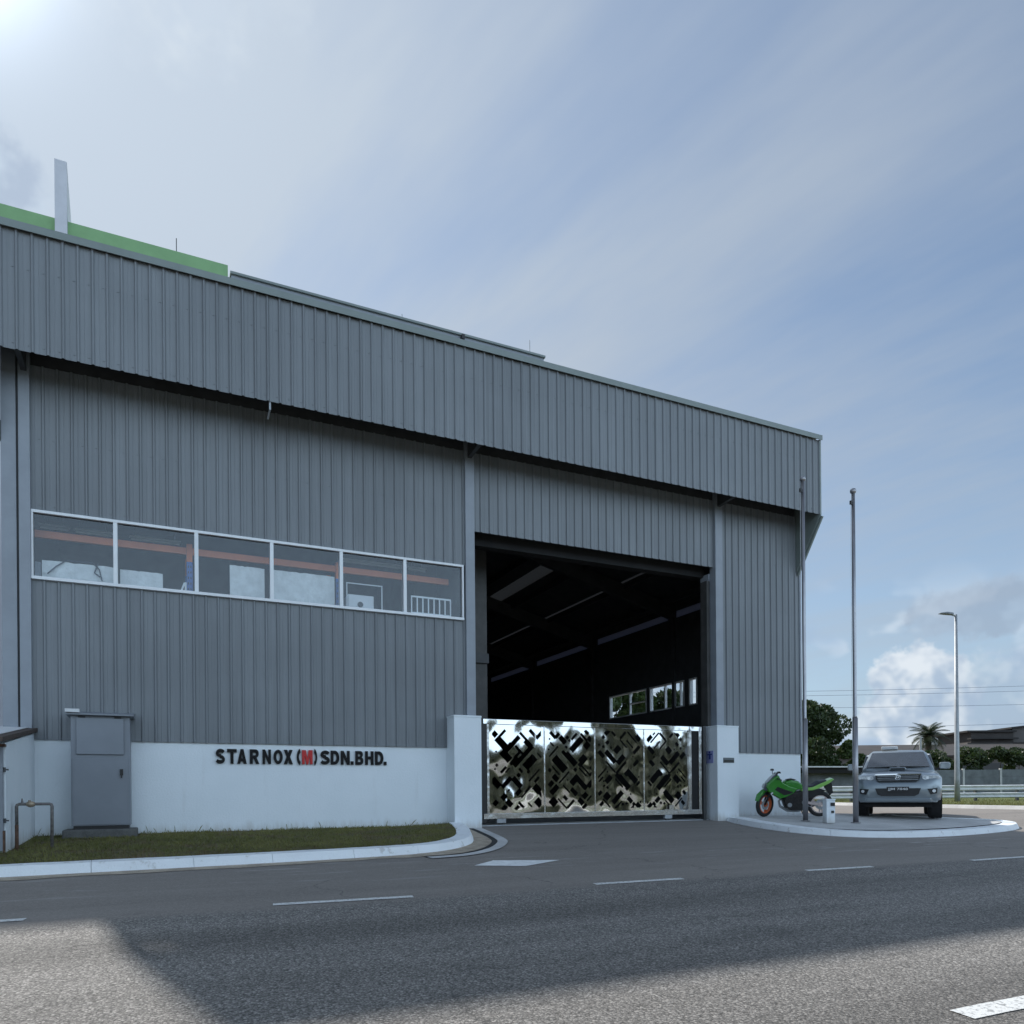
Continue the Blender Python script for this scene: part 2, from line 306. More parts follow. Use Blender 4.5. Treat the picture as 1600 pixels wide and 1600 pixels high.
def m_glass():
    m, t, b, o = new_mat('glass')
    t.nodes.remove(b)
    tr = N(t, 'ShaderNodeBsdfTransparent'); tr.inputs[0].default_value = (0.93, 0.95, 0.96, 1)
    gl = N(t, 'ShaderNodeBsdfGlossy'); gl.inputs['Roughness'].default_value = 0.02; gl.inputs[0].default_value = (0.9, 0.95, 1.0, 1)
    lw = N(t, 'ShaderNodeLayerWeight'); fz = MATH(t, 'POWER', lw.outputs['Facing'], 5.0)
    mx = N(t, 'ShaderNodeMixShader'); LK(t, MATH(t, 'ADD', MATH(t, 'MULTIPLY', fz, 0.95), 0.035, True), mx.inputs[0]); LK(t, tr.outputs[0], mx.inputs[1]); LK(t, gl.outputs[0], mx.inputs[2]); LK(t, mx.outputs[0], o.inputs[0])
m_glass()
def m_translucent(name, c):
    m, t, b, o = new_mat(name); t.nodes.remove(b)
    tr = N(t, 'ShaderNodeBsdfTranslucent'); tr.inputs[0].default_value = (*c, 1)
    df = N(t, 'ShaderNodeBsdfDiffuse'); df.inputs[0].default_value = (*c, 1)
    mx = N(t, 'ShaderNodeMixShader'); mx.inputs[0].default_value = 0.5; LK(t, tr.outputs[0], mx.inputs[1]); LK(t, df.outputs[0], mx.inputs[2]); LK(t, mx.outputs[0], o.inputs[0])
m_translucent('skylight', (0.018, 0.019, 0.020))
m_translucent('eave_light', (0.30, 0.30, 0.36))
def m_mirror():
    m, t, b, o = new_mat('mirror_steel'); p = POS(t)
    b.inputs['Metallic'].default_value = 1.0; b.inputs['Roughness'].default_value = 0.06; b.inputs['Base Color'].default_value = (0.62, 0.62, 0.61, 1)
    mpn = N(t, 'ShaderNodeMapping'); mpn.inputs['Scale'].default_value = (1.0, 1.0, 0.75); LK(t, p, mpn.inputs[0])
    BUMP(t, b, NOISE(t, mpn.outputs[0], 1.5, 1.4, 0.4), 0.050)
m_mirror()
def m_brushed():
    m, t, b, o = new_mat('brushed_steel'); p = POS(t)
    b.inputs['Metallic'].default_value = 1.0; b.inputs['Roughness'].default_value = 0.22
    LK(t, MIXC(t, NOISE(t, p, 6, 4), (0.40, 0.40, 0.40), (0.62, 0.62, 0.61)), b.inputs['Base Color'])
    BUMP(t, b, NOISE(t, p, 3.0, 2), 0.02)
m_brushed()

# ------------------------------------------------------------------ mesh helpers
ORG = {}
class MB:
    def __init__(s): s.v = []; s.f = []
    def face(s, pts):
        i = len(s.v); s.v += [tuple(p) for p in pts]; s.f.append(tuple(range(i, i+len(pts))))
    def box(s, x0, x1, y0, y1, z0, z1):
        i = len(s.v)
        s.v += [(x0,y0,z0),(x1,y0,z0),(x1,y1,z0),(x0,y1,z0),(x0,y0,z1),(x1,y0,z1),(x1,y1,z1),(x0,y1,z1)]
        s.f += [tuple(i+k for k in q) for q in ((0,3,2,1),(4,5,6,7),(0,1,5,4),(1,2,6,5),(2,3,7,6),(3,0,4,7))]
        return s
    def bar(s, a, b, wd, ht=None, up=(0,0,1)):
        a, b = Vector(a), Vector(b); d = (b-a).normalized(); ht = ht or wd
        u = Vector(up)
        if abs(d.dot(u)) > 0.98: u = Vector((1,0,0))
        x = d.cross(u).normalized(); y = x.cross(d).normalized(); i = len(s.v)
        for p in (a, b):
            for sx, sy in ((-1,-1),(1,-1),(1,1),(-1,1)): s.v.append(tuple(p + x*sx*wd/2 + y*sy*ht/2))
        s.f += [tuple(i+k for k in q) for q in ((3,2,1,0),(4,5,6,7),(0,1,5,4),(1,2,6,5),(2,3,7,6),(3,0,4,7))]
        return s
    def tube(s, path, r, n=10, cap=True):
        P = [Vector(p) for p in path]; i0 = len(s.v); rr = r if isinstance(r, (list, tuple)) else [r]*len(P)
        prev = None
        for k, p in enumerate(P):
            d = (P[min(k+1, len(P)-1)] - P[max(k-1, 0)]).normalized()
            if prev is None:
                u = Vector((0,0,1)) if abs(d.z) < 0.9 else Vector((1,0,0)); x = d.cross(u).normalized()
            else: x = (prev - d*prev.dot(d)).normalized()
            prev = x; y = d.cross(x)
            for j in range(n):
                a = 2*math.pi*j/n; s.v.append(tuple(p + (x*math.cos(a) + y*math.sin(a))*rr[k]))
        for k in range(len(P)-1):
            for j in range(n):
                a = i0+k*n+j; b = i0+k*n+(j+1) % n; s.f.append((a, b, b+n, a+n))
        if cap:
            s.f.append(tuple(i0+j for j in reversed(range(n)))); s.f.append(tuple(i0+(len(P)-1)*n+j for j in range(n)))
        return s
    def disc(s, c, axis, r, t, n=20, r_in=0.0):
        c = Vector(c); ax = Vector(axis).normalized(); u = Vector((0,0,1)) if abs(ax.z) < 0.9 else Vector((1,0,0))
        x = ax.cross(u).normalized(); y = ax.cross(x)
        prof = [(r_in, -t/2), (r, -t/2), (r, t/2), (r_in, t/2)] if r_in else [(r, -t/2), (r, t/2)]
        i0 = len(s.v); m = len(prof)
        for j in range(n):
            a = 2*math.pi*j/n; e = x*math.cos(a) + y*math.sin(a)
            for (rad, h) in prof: s.v.append(tuple(c + e*rad + ax*h))
        for j in range(n):
            a = i0+j*m; b = i0+((j+1) % n)*m
            for k in range(m if r_in else m-1): s.f.append((a+k, b+k, b+(k+1) % m, a+(k+1) % m))
        if not r_in:
            s.f.append(tuple(i0+j*m for j in reversed(range(n)))); s.f.append(tuple(i0+j*m+1 for j in range(n)))
        return s
    def torus(s, c, axis, Rr, r, n=28, m=10, sq=1.0):
        c = Vector(c); ax = Vector(axis).normalized(); u = Vector((0,0,1)) if abs(ax.z) < 0.9 else Vector((1,0,0))
        x = ax.cross(u).normalized(); y = ax.cross(x); i0 = len(s.v)
        for j in range(n):
            a = 2*math.pi*j/n; e = x*math.cos(a) + y*math.sin(a)
            for k in range(m):
                q = 2*math.pi*k/m; s.v.append(tuple(c + e*(Rr + r*math.cos(q)) + ax*r*sq*math.sin(q)))
        for j in range(n):
            for k in range(m):
                a = i0+j*m+k; b = i0+((j+1) % n)*m+k; a2 = i0+j*m+(k+1) % m; b2 = i0+((j+1) % n)*m+(k+1) % m
                s.f.append((a, b, b2, a2))
        return s
    def loft(s, rings, cap=True, closed=True):
        i0 = len(s.v); n = len(rings[0])
        for r in rings: s.v += [tuple(p) for p in r]
        for k in range(len(rings)-1):
            for j in range(n if closed else n-1):
                a = i0+k*n+j; b = i0+k*n+(j+1) % n; s.f.append((a, b, b+n, a+n))
        if cap:
            s.f.append(tuple(i0+j for j in reversed(range(n)))); s.f.append(tuple(i0+(len(rings)-1)*n+j for j in range(n)))
        return s
    def prism(s, poly, axis, a0, a1):
        # poly of 2-D points in the plane normal to axis ('x': (y,z), 'y': (x,z), 'z': (x,y))
        def P(q, a): return (a, q[0], q[1]) if axis == 'x' else (q[0], a, q[1]) if axis == 'y' else (q[0], q[1], a)
        return s.loft([[P(q, a0) for q in poly], [P(q, a1) for q in poly]])
    def mesh(s, name, off=(0,0,0)):
        me = bpy.data.meshes.new(name)
        me.from_pydata([(a-off[0], b-off[1], c-off[2]) for a, b, c in s.v], [], s.f)
        bm = bmesh.new(); bm.from_mesh(me); bmesh.ops.recalc_face_normals(bm, faces=bm.faces); bm.to_mesh(me); bm.free()
        me.update(); return me
    def build(s, name, mat, parent=None, smooth=False, bevel=0.0, local=False, normals=True):
        off = (0,0,0)
        if parent is not None and not local: off = ORG.get(parent.name, (0,0,0))
        me = s.mesh(name, off)
        o = link(name, me, mat, parent)
        ORG[o.name] = off
        if smooth:
            for p in me.polygons: p.use_smooth = True
        if bevel:
            b = o.modifiers.new('bevel', 'BEVEL'); b.width = bevel; b.segments = 2; b.limit_method = 'ANGLE'; b.angle_limit = R(40)
        return o
def link(name, me, mat, parent=None):
    o = bpy.data.objects.new(name, me); COL.objects.link(o)
    if mat: me.materials.clear(); me.materials.append(MATS[mat])
    if parent is not None: o.parent = parent
    return o
def thing(name, label, cat, loc=(0,0,0), rz=0.0, group=None):
    o = bpy.data.objects.new(name, None); COL.objects.link(o); o.location = loc; o.rotation_euler = (0,0,rz); o.empty_display_size = 0.2
    o['label'] = label; o['category'] = cat
    if group: o['group'] = group
    ORG[o.name] = tuple(loc); return o
def tag(o, label, cat, group=None):
    o['label'] = label; o['category'] = cat
    if group: o['group'] = group
    return o
def struct(o): o['kind'] = 'structure'; return o
def stuff(o): o['kind'] = 'stuff'; return o
def catmull(P, n=8):
    P = [Vector(p) for p in P]; out = []
    for i in range(len(P)-1):
        p0 = P[max(i-1, 0)]; p1 = P[i]; p2 = P[i+1]; p3 = P[min(i+2, len(P)-1)]
        for k in range(n):
            t = k/n
            out.append(0.5*((2*p1) + (p2-p0)*t + (2*p0-5*p1+4*p2-p3)*t*t + (3*p1-p0-3*p2+p3)*t**3))
    out.append(P[-1]); return out
SL = 0.06
def gz(y): return 0.0 if y >= 0 else max(SL*y, -0.96)
def offset_path(P, d):
    out = []
    for i, p in enumerate(P):
        t = (P[min(i+1, len(P)-1)] - P[max(i-1, 0)]); t = Vector((t.x, t.y)).normalized()
        out.append(Vector((p.x - t.y*d, p.y + t.x*d, 0)))
    return out
def strip(A, B, zf, name, mat):
    mb = MB(); mb.loft([[(a.x, a.y, zf(a)), (b.x, b.y, zf(b))] for a, b in zip(A, B)], cap=False, closed=False)
    return mb.build(name, mat)
def wall_holes(mb, axis, c0, c1, u0, u1, z0, z1, holes):
    # slab normal to axis between c0..c1, spanning u0..u1, z0..z1 with rectangular holes (ua,ub,za,zb)
    us = sorted({u0, u1, *[h[0] for h in holes], *[h[1] for h in holes]}); zs = sorted({z0, z1, *[h[2] for h in holes], *[h[3] for h in holes]})
    for i in range(len(us)-1):
        # merge vertically
        run = None
        for j in range(len(zs)-1):
            um = (us[i]+us[i+1])/2; zm = (zs[j]+zs[j+1])/2
            solid = not any(h[0] < um < h[1] and h[2] < zm < h[3] for h in holes)
            if solid and run is None: run = zs[j]
            if (not solid or j == len(zs)-2) and run is not None:
                top = zs[j+1] if solid else zs[j]
                if axis == 'x': mb.box(c0, c1, us[i], us[i+1], run, top)
                else: mb.box(us[i], us[i+1], c0, c1, run, top)
                run = None
    return mb

# ------------------------------------------------------------------ the ground
ys = [-1500, -300, -60, -30, -16] + [-15.5+0.5*i for i in range(31)] + [0, 2, 8, 24, 60, 200, 700, 2500]
ys = sorted(set(round(y, 3) for y in ys))
xs = [-2500, -600, -120, -40, -20, -10, 0, 10, 20, 30, 45, 70, 140, 600, 2500]
mb = MB(); mb.v = [(x, y, gz(y)) for y in ys for x in xs]; nx = len(xs)
mb.f = [(j*nx+i, j*nx+i+1, (j+1)*nx+i+1, (j+1)*nx+i) for j in range(len(ys)-1) for i in range(nx-1)]
struct(mb.build('road', 'asphalt', smooth=True))

def kerb(path, name, width=0.30, h=0.12, joints=1.0, zf=None, mat='kerb_paint'):
    """cast kerb lengths with open joints, each a piece of its own under one kerb object"""
    zf = zf or (lambda p: gz(p.y))
    P = catmull(path, 10)
    A = P; B = offset_path(P, 0.05); C = offset_path(P, width); Cc = offset_path(P, width+0.004)
    root = None; seg0 = 0; acc = 0.0
    for i in range(1, len(P)):
        acc += (P[i]-P[i-1]).length
        if acc >= joints or i == len(P)-1:
            m_ = MB(); rings = []
            for k in range(seg0, i+1):
                g = zf(P[k]); dz = random.uniform(-0.002, 0.002)
                q = [A[k], B[k], C[k], C[k], A[k]]
                if k == seg0 or k == i:
                    d = (P[min(k+1, len(P)-1)]-P[max(k-1, 0)]).normalized()*0.0025*(1 if k == seg0 else -1); q = [x+d for x in q]
                hs = [0.0, h*0.93, h, -0.2, -0.2]; 
                rings.append([(q[n].x, q[n].y, g+hs[n]+(dz if n in (1, 2) else 0)) for n in range(5)])
            m_.loft(rings)
            if root is None: root = struct(m_.build(name, mat))
            else: m_.build('kerb_stone', mat, root)
            seg0 = i; acc = 0.0
    return P, C
KP = [(-9, -4.75, 0), (-5, -4.4, 0), (-1.68, -4.15, 0), (1.08, -3.98, 0), (2.84, -3.80, 0), (3.80, -3.55, 0), (4.50, -2.92, 0), (4.90, -2.08, 0), (5.20, -1.15, 0), (5.36, -0.46, 0)]
KP = [Vector(p) for p in KP]
Pk, Ck = kerb(KP, 'kerb', width=0.30, h=0.13, joints=0.95)
# verge behind the kerb
mb = MB()
ring = []
for p in Ck:
    if p.x < 5.17: ring.append(p)
rows = []
for p in ring:
    row = []
    for k in range(9):
        y = p.y + (0.04-p.y)*k/8
        row.append((p.x, y, gz(p.y)+0.105+(0.0-gz(p.y)-0.06)*k/8*0.9 + 0.012*noise.noise(Vector((p.x*2, y*2, 0)))))
    rows.append(row)
mb.loft(rows, cap=False, closed=False); verge = struct(mb.build('verge', 'turf', smooth=True))
def verge_z(x, y):
    # height of the verge by interpolation between kerb and wall
    best = min(ring, key=lambda p: abs(p.x-x) + (0 if p.x < 4.6 else 0)); k = max(0, min(1, (y-best.y)/(0.04-best.y)))
    return gz(best.y)+0.105+(0.0-gz(best.y)-0.06)*k*0.9
# silt in the gutter and the curved drain at the mouth of the drive
G1 = catmull(KP, 10); G2 = offset_path(G1, -0.24)
sel = [i for i, p in enumerate(G1) if p.x < 4.0]
struct(strip([G1[i] for i in sel], [G2[i] + Vector((0, 0.10*noise.noise(Vector((G2[i].x*1.7, 3, 0))), 0)) for i in sel], lambda p: gz(p.y)+0.006, 'gutter', 'sandy'))
ap = catmull([Vector(p) for p in ((3.35, -4.0, 0), (3.95, -3.86, 0), (4.50, -3.42, 0), (4.95, -2.75, 0), (5.14, -2.2, 0), (5.30, -1.3, 0), (5.42, -0.50, 0))], 10)
kp = catmull([Vector(p) for p in ((3.35, -3.72, 0), (3.80, -3.55, 0), (4.30, -3.15, 0), (4.70, -2.55, 0), (4.90, -2.08, 0), (5.20, -1.15, 0), (5.36, -0.50, 0))], 10)
struct(strip(kp, ap, lambda p: gz(p.y)+0.010, 'drain_apron', 'sandy'))
b1 = offset_path(ap, -0.10); c1_ = offset_path(ap, -0.27)
struct(strip(ap, b1, lambda p: gz(p.y)+0.004, 'drain_slot', 'slot'))
struct(strip(b1, c1_, lambda p: gz(p.y)+0.014, 'drain_edge', 'concrete'))
# white drip of paint at the drive mouth and centre-line dashes
def marking(name, pts, z=0.006):
    mb = MB(); n = 8
    a, b, c, d = [Vector((*p, 0)) for p in pts]
    rows = []
    for k in range(n+1):
        q0 = a.lerp(b, k/n); q1 = d.lerp(c, k/n); j = 0.006
        rows.append([(q0.x, q0.y+random.uniform(-j, j), gz(q0.y)+z), (q1.x, q1.y+random.uniform(-j, j), gz(q1.y)+z)])
    mb.loft(rows, cap=False, closed=False); return struct(mb.build(name, 'road_paint'))
for x0, x1, y0, y1 in ((-2.4, -1.09, -6.60, -6.62), (0.94, 2.32, -6.70, -6.77), (4.50, 5.73, -6.77, -6.80), (7.75, 8.94, -6.83, -6.87), (11.0, 12.32, -6.92, -6.93), (14.3, 15.5, -6.96, -6.98), (17.6, 18.8, -7.0, -7.02)):
    marking('lane_dash', ((x0, y0-0.05), (x1, y1-0.05), (x1+0.015, y1+0.05), (x0+0.015, y0+0.05)))
marking('edge_marking', ((4.26, -11.40), (6.6, -11.38), (6.6, -11.23), (4.26, -11.24)))
marking('edge_marking', ((8.9, -11.36), (11.2, -11.34), (11.2, -11.19), (8.9, -11.20)))
o = marking('paint_patch', ((3.72, -5.02), (4.35, -5.28), (5.06, -4.93), (4.15, -4.66))); o.data.materials[0] = MATS['fresh_paint']

# ---- island with flagpoles, bike and pickup
def isl_z(p): return SL*p.y+0.12 if p.y < -1 else 0.06
IP = [Vector(p) for p in ((11.93, -0.45, 0), (11.62, -1.2, 0), (11.42, -2.2, 0), (11.48, -3.2, 0), (12.1, -4.05, 0), (13.5, -4.42, 0), (15.5, -4.30, 0), (17.2, -3.88, 0), (18.0, -3.3, 0), (17.95, -2.75, 0), (17.3, -2.1, 0), (16.7, -1.2, 0), (16.3, 0.2, 0), (16.0, 1.8, 0))]
Pi, Ci = kerb(IP, 'island_kerb', width=0.34, h=0.11, joints=1.1, zf=lambda p: isl_z(p)-0.11)
mb = MB(); cen = Vector((14.0, -1.6, 0))
inner = [p for p in Ci] + [Vector((14.8, 1.8, 0)), Vector((14.8, 0.02, 0)), Vector((12.0, 0.02, 0))]
vs_ = []
for p in inner: vs_.append((p.x, p.y, isl_z(p)-0.004))
bmx = bmesh.new(); bv = [bmx.verts.new(v) for v in vs_]; f = bmx.faces.new(bv)
bmesh.ops.triangulate(bmx, faces=[f]); 
bmesh.ops.subdivide_edges(bmx, edges=bmx.edges[:], cuts=2, use_grid_fill=True)
for v in bmx.verts: v.co.z = isl_z(v.co)-0.004
bmesh.ops.recalc_face_normals(bmx, faces=bmx.faces)
me = bpy.data.meshes.new('island'); bmx.to_mesh(me); bmx.free(); struct(link('island', me, 'concrete'))

# ---- side road kerb and verge beyond the crossing
FK = [Vector(p) for p in ((24.4, -9, 0), (24.7, -4, 0), (25.1, 0.67, 0), (25.9, 4.5, 0), (27.9, 10.8, 0), (31.5, 20, 0), (38, 34, 0))]
Pf, Cf = kerb(FK[::-1], 'far_kerb', width=0.3, h=0.12, joints=2.0, zf=lambda p: gz(p.y), mat='concrete')
mb = MB(); Pv = catmull(FK, 10); rows = []
for p in Pv:
    rows.append([(p.x+k*k*1.1+0.29, p.y-k*k*0.25, gz(p.y)+0.105+min(k, 3)*0.006 + 0.02*noise.noise(Vector((p.x, k, 0)))) for k in range(8)])
mb.loft(rows, cap=False, closed=False); struct(mb.build('far_verge', 'far_turf', smooth=True))
# ground on the far side of the street behind the photographer
mb = MB(); 
def opp_z(y): return -0.96+(0.0 if y > -17.3 else 0.12+max(0, (-17.3-y))*0.02)
def opp(y0, y1, name, mat, dz=0.0):
    m_ = MB(); m_.loft([[(x, y, opp_z(y)+dz) for y in (y0, (y0+y1)/2, y1)] for x in range(-80, 141, 10)], cap=False, closed=False); return struct(m_.build(name, mat, smooth=True))
opp(-17.31, -21.5, 'opposite_verge', 'field'); opp(-21.5, -23.5, 'opposite_footpath', 'concrete'); opp(-23.5, -27, 'opposite_grass', 'field'); opp(-27, -34, 'opposite_yard', 'asphalt'); opp(-34, -35.5, 'opposite_apron', 'concrete'); opp(-35.5, -41, 'opposite_lane', 'asphalt'); opp(-41, -44, 'opposite_slab', 'concrete'); opp(-44, -200, 'opposite_field', 'field')
kerb([Vector((x, -17.2, 0)) for x in range(80, -31, -10)], 'opposite_kerb', width=0.25, h=0.13, joints=9.0, zf=lambda p: -0.96)


# ------------------------------------------------------------------ the warehouse
WH = thing('warehouse', 'large grey ribbed metal warehouse with deep overhanging fascia and a wide dark doorway', 'warehouse', (6.2, 0, 0))
def W(mb, name, mat, parent=WH, **kw): return mb.build(name, mat, parent, **kw)
PITCH = 0.202
PROF = [(0.0, 0.0), (0.052, 0.0), (0.058, -0.0035), (0.066, -0.0035), (0.072, 0.0), (0.146, 0.0), (0.163, -0.028), (0.184, -0.028)]
SHEETS = {}
def sheet_mesh(wd, h, phase=0.0):
    key = (round(wd, 3), round(h, 3), phase)
    if key in SHEETS: return SHEETS[key]
    pts = []; k = 0
    while k*PITCH <= wd + 1e-6:
        for (x, y) in PROF:
            if k*PITCH + x <= wd + 1e-6: pts.append((k*PITCH+x, y))
        k += 1
    if pts[-1][0] < wd-1e-4: pts.append((wd, pts[-1][1] if pts[-1][1] < -0.01 else 0.0))
    if wd > 0.8: pts.append((wd+0.012, 0.0))
    mb = MB(); mb.loft([[(x, y, z) for x, y in pts] for z in (0.0, h)], cap=False, closed=False)
    i = len(mb.v)   # turned-down lower lip gives the sheet edge some thickness
    mb.loft([[(x, y, 0.0) for x, y in pts], [(x, y+0.004, 0.0) for x, y in pts]], cap=False, closed=False)
    if h > 0.9:
        zr = 0.10
        while zr < h-0.05:
            for k2 in range(int(wd/PITCH+0.01)):
                x = k2*PITCH+0.120; mb.box(x-0.009, x+0.009, -0.009, 0.0, zr-0.009, zr+0.009)
            zr += min(1.15, max(0.6, (h-0.2)/round(max(1, (h-0.2)/1.1))))
    me = mb.mesh('cladding_sheet'); SHEETS[key] = me; return me
def cladding(x0, x1, z0, z1, y, name='cladding_sheet', parent=WH):
    n = 4*PITCH; x = x0; k = 0
    while x < x1 - 0.02:
        wd = min(n, x1 - x); me = sheet_mesh(wd, z1-z0)
        o = link(name, me, 'cladding', parent); o.location = (x-ORG[parent.name][0], y-ORG[parent.name][1] - (0.005 if k % 2 else 0) , z0)
        x += n; k += 1
cladding(-1.893, 5.577, 1.585, 4.17, -0.03)
cladding(-1.893, 5.577, 5.28, 7.62, -0.03)
cladding(5.774, 11.963, 6.02, 7.62, -0.03)
cladding(12.177, 14.72, 1.60, 7.62, -0.03)
cladding(-2.33, 14.60, 7.43, 9.24, -0.80, 'fascia_sheet')
# masonry base, painted white
mb = MB(); mb.box(-6.5, 5.60, 0.0, 0.14, -0.35, 1.66); W(mb, 'base_wall', 'white_wall', bevel=0.008)
mb = MB(); mb.box(11.95, 14.76, 0.0, 0.14, -0.35, 1.67); W(mb, 'base_wall', 'white_wall', bevel=0.008)
# backing behind the sheets and the inside face of the front wall
mb = MB(); wall_holes(mb, 'y', -0.026, 0.05, -2.28, 14.7, 1.67, 9.2, [(-1.86, 5.50, 4.21, 5.24), (5.60, 11.97, 1.67, 6.03)]); W(mb, 'inner_lining', 'inner_dark')
# columns
for x0, x1, yf, z0 in ((-2.29, -2.085, -0.09, 1.60), (-2.05, -1.893, -0.13, 1.60), (5.577, 5.774, -0.12, -0.1), (11.963, 12.177, -0.12, 1.0)):
    mb = MB(); mb.box(x0, x1, yf, 0.10, z0, 7.9); W(mb, 'column', 'trim', bevel=0.006)
mb = MB(); mb.box(-2.085, -2.05, -0.06, 0.05, 1.6, 7.9); W(mb, 'column_gap', 'steel_dark')
mb = MB(); mb.box(14.705, 14.765, -0.062, 0.08, 1.60, 7.62); W(mb, 'corner_flashing', 'trim', bevel=0.004)
# fascia: cap flashing, bottom angle, end plates and brackets
mb = MB(); mb.prism([(-0.875, 9.225), (-0.875, 9.34), (-0.30, 9.37), (-0.30, 9.34), (-0.86, 9.325), (-0.86, 9.225)], 'x', -2.36, 14.66); W(mb, 'cap_flashing', 'trim_cap')
mb = MB(); mb.box(-2.33, 14.60, -0.795, -0.755, 7.46, 7.50); mb.box(-2.33, 14.60, -0.795, -0.755, 8.3, 8.36); mb.box(-2.33, 14.60, -0.795, -0.755, 9.1, 9.16); W(mb, 'fascia_rail', 'steel_dark')
for x in (-2.36, 14.60):
    mb = MB(); mb.prism([(-0.835, 7.42), (-0.835, 9.24), (-0.02, 9.24), (-0.02, 6.22), (-0.07, 6.22)], 'x', x, x+0.05); W(mb, 'end_plate', 'trim_cap', bevel=0.004)
mb = MB(); mb.bar((14.655, -0.845, 7.38), (14.655, -0.06, 6.14), 0.05, 0.06); W(mb, 'end_flashing', 'trim_cap')
for x in (-1.97, 5.675, 12.07):
    mb = MB(); mb.prism([(-0.76, 7.50), (-0.76, 7.66), (0.0, 7.95), (0.0, 7.45)], 'x', x-0.04, x+0.04); W(mb, 'bracket', 'steel_dark')
mb = MB(); mb.bar((1.716, -0.77, 7.50), (1.716, -0.77, 7.30), 0.03); mb.bar((1.716, -0.77, 7.31), (1.70, -0.60, 7.22), 0.025); W(mb, 'hanger', 'galv')
mb = MB(); mb.box(-2.34, 14.64, -0.75, 0.05, 9.21, 9.245); W(mb, 'fascia_roof', 'steel_dark')
# low roof box behind the cap
mb = MB(); mb.box(1.12, 7.13, -0.62, -0.15, 9.30, 9.56); rp = W(mb, 'roof_parapet', 'trim')
mb = MB(); mb.box(1.10, 7.15, -0.66, -0.12, 9.56, 9.60); W(mb, 'parapet_coping', 'trim_cap', rp)
mb = MB(); mb.tube([(6.92, -0.4, 9.58), (6.92, -0.4, 10.0)], 0.008, 6); W(mb, 'lightning_rod', 'galv', rp)
mb = MB(); mb.tube([(4.2, -0.4, 9.58), (4.2, -0.4, 9.82)], 0.008, 6); W(mb, 'lightning_rod', 'galv', rp)
mb = MB(); mb.box(5.30, 5.36, -0.72, -0.62, 9.46, 9.55); W(mb, 'flood_lamp', 'black', rp)
# strip window
mb = MB()
FX0, FX1, FZ0, FZ1 = -1.893, 5.545, 4.165, 5.285
mb.box(FX0, FX1, -0.085, 0.04, FZ1-0.045, FZ1); mb.box(FX0, FX1, -0.10, 0.04, FZ0, FZ0+0.05); mb.box(FX0, FX0+0.03, -0.084, 0.039, FZ0+0.05, FZ1-0.045); mb.box(FX1-0.035, FX1, -0.084, 0.039, FZ0+0.05, FZ1-0.045)
win = W(mb, 'strip_window', 'window_white', bevel=0.003)
ml = [-0.696, 0.555, 1.815, 3.073, 4.314]
for x in ml: mb = MB(); mb.box(x-0.032, x+0.032, -0.083, 0.03, FZ0+0.05, FZ1-0.045); W(mb, 'mullion', 'window_white', win, bevel=0.003)
e = [FX0+0.03] + ml + [FX1-0.035]
for i in range(6):
    mb = MB(); mb.box(e[i]+0.005, e[i+1]-0.005, -0.034, -0.028, FZ0+0.03, FZ1-0.03); W(mb, 'pane', 'glass', win)
# doorway: lintel, jamb track
mb = MB(); mb.box(5.6, 11.97, 0.30, 0.55, 5.86, 6.40); W(mb, 'lintel', 'black_matt')
mb = MB(); mb.box(11.84, 11.93, 0.06, 0.30, 0.0, 5.72); W(mb, 'door_track', 'jamb', bevel=0.004)
mb = MB(); mb.box(11.931, 12.2, 0.10, 0.40, 0.0, 5.9); W(mb, 'door_jamb', 'trim')
mb = MB(); wall_holes(mb, 'y', 1.5, 1.62, 5.0, 6.72, 0.02, 7.0, []); W(mb, 'partition', 'jamb')
mb = MB(); mb.box(5.0, 6.74, 1.44, 1.497, 3.62, 3.84); W(mb, 'partition_rail', 'steel_dark')
# hall shell
RIDX, RIDZ, EAVZ, HALLY = 6.2, 8.7, 6.55, 26.0
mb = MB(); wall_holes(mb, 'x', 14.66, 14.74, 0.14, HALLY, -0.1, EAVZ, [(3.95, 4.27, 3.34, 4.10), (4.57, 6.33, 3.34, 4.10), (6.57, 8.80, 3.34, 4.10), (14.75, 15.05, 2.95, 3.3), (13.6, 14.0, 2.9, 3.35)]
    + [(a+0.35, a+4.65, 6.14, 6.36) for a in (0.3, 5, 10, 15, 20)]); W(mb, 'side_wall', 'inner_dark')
for a in (0.3, 5, 10, 15, 20):
    mb = MB(); mb.box(14.69, 14.71, a+0.33, a+4.67, 6.12, 6.38); W(mb, 'eave_light', 'eave_light')
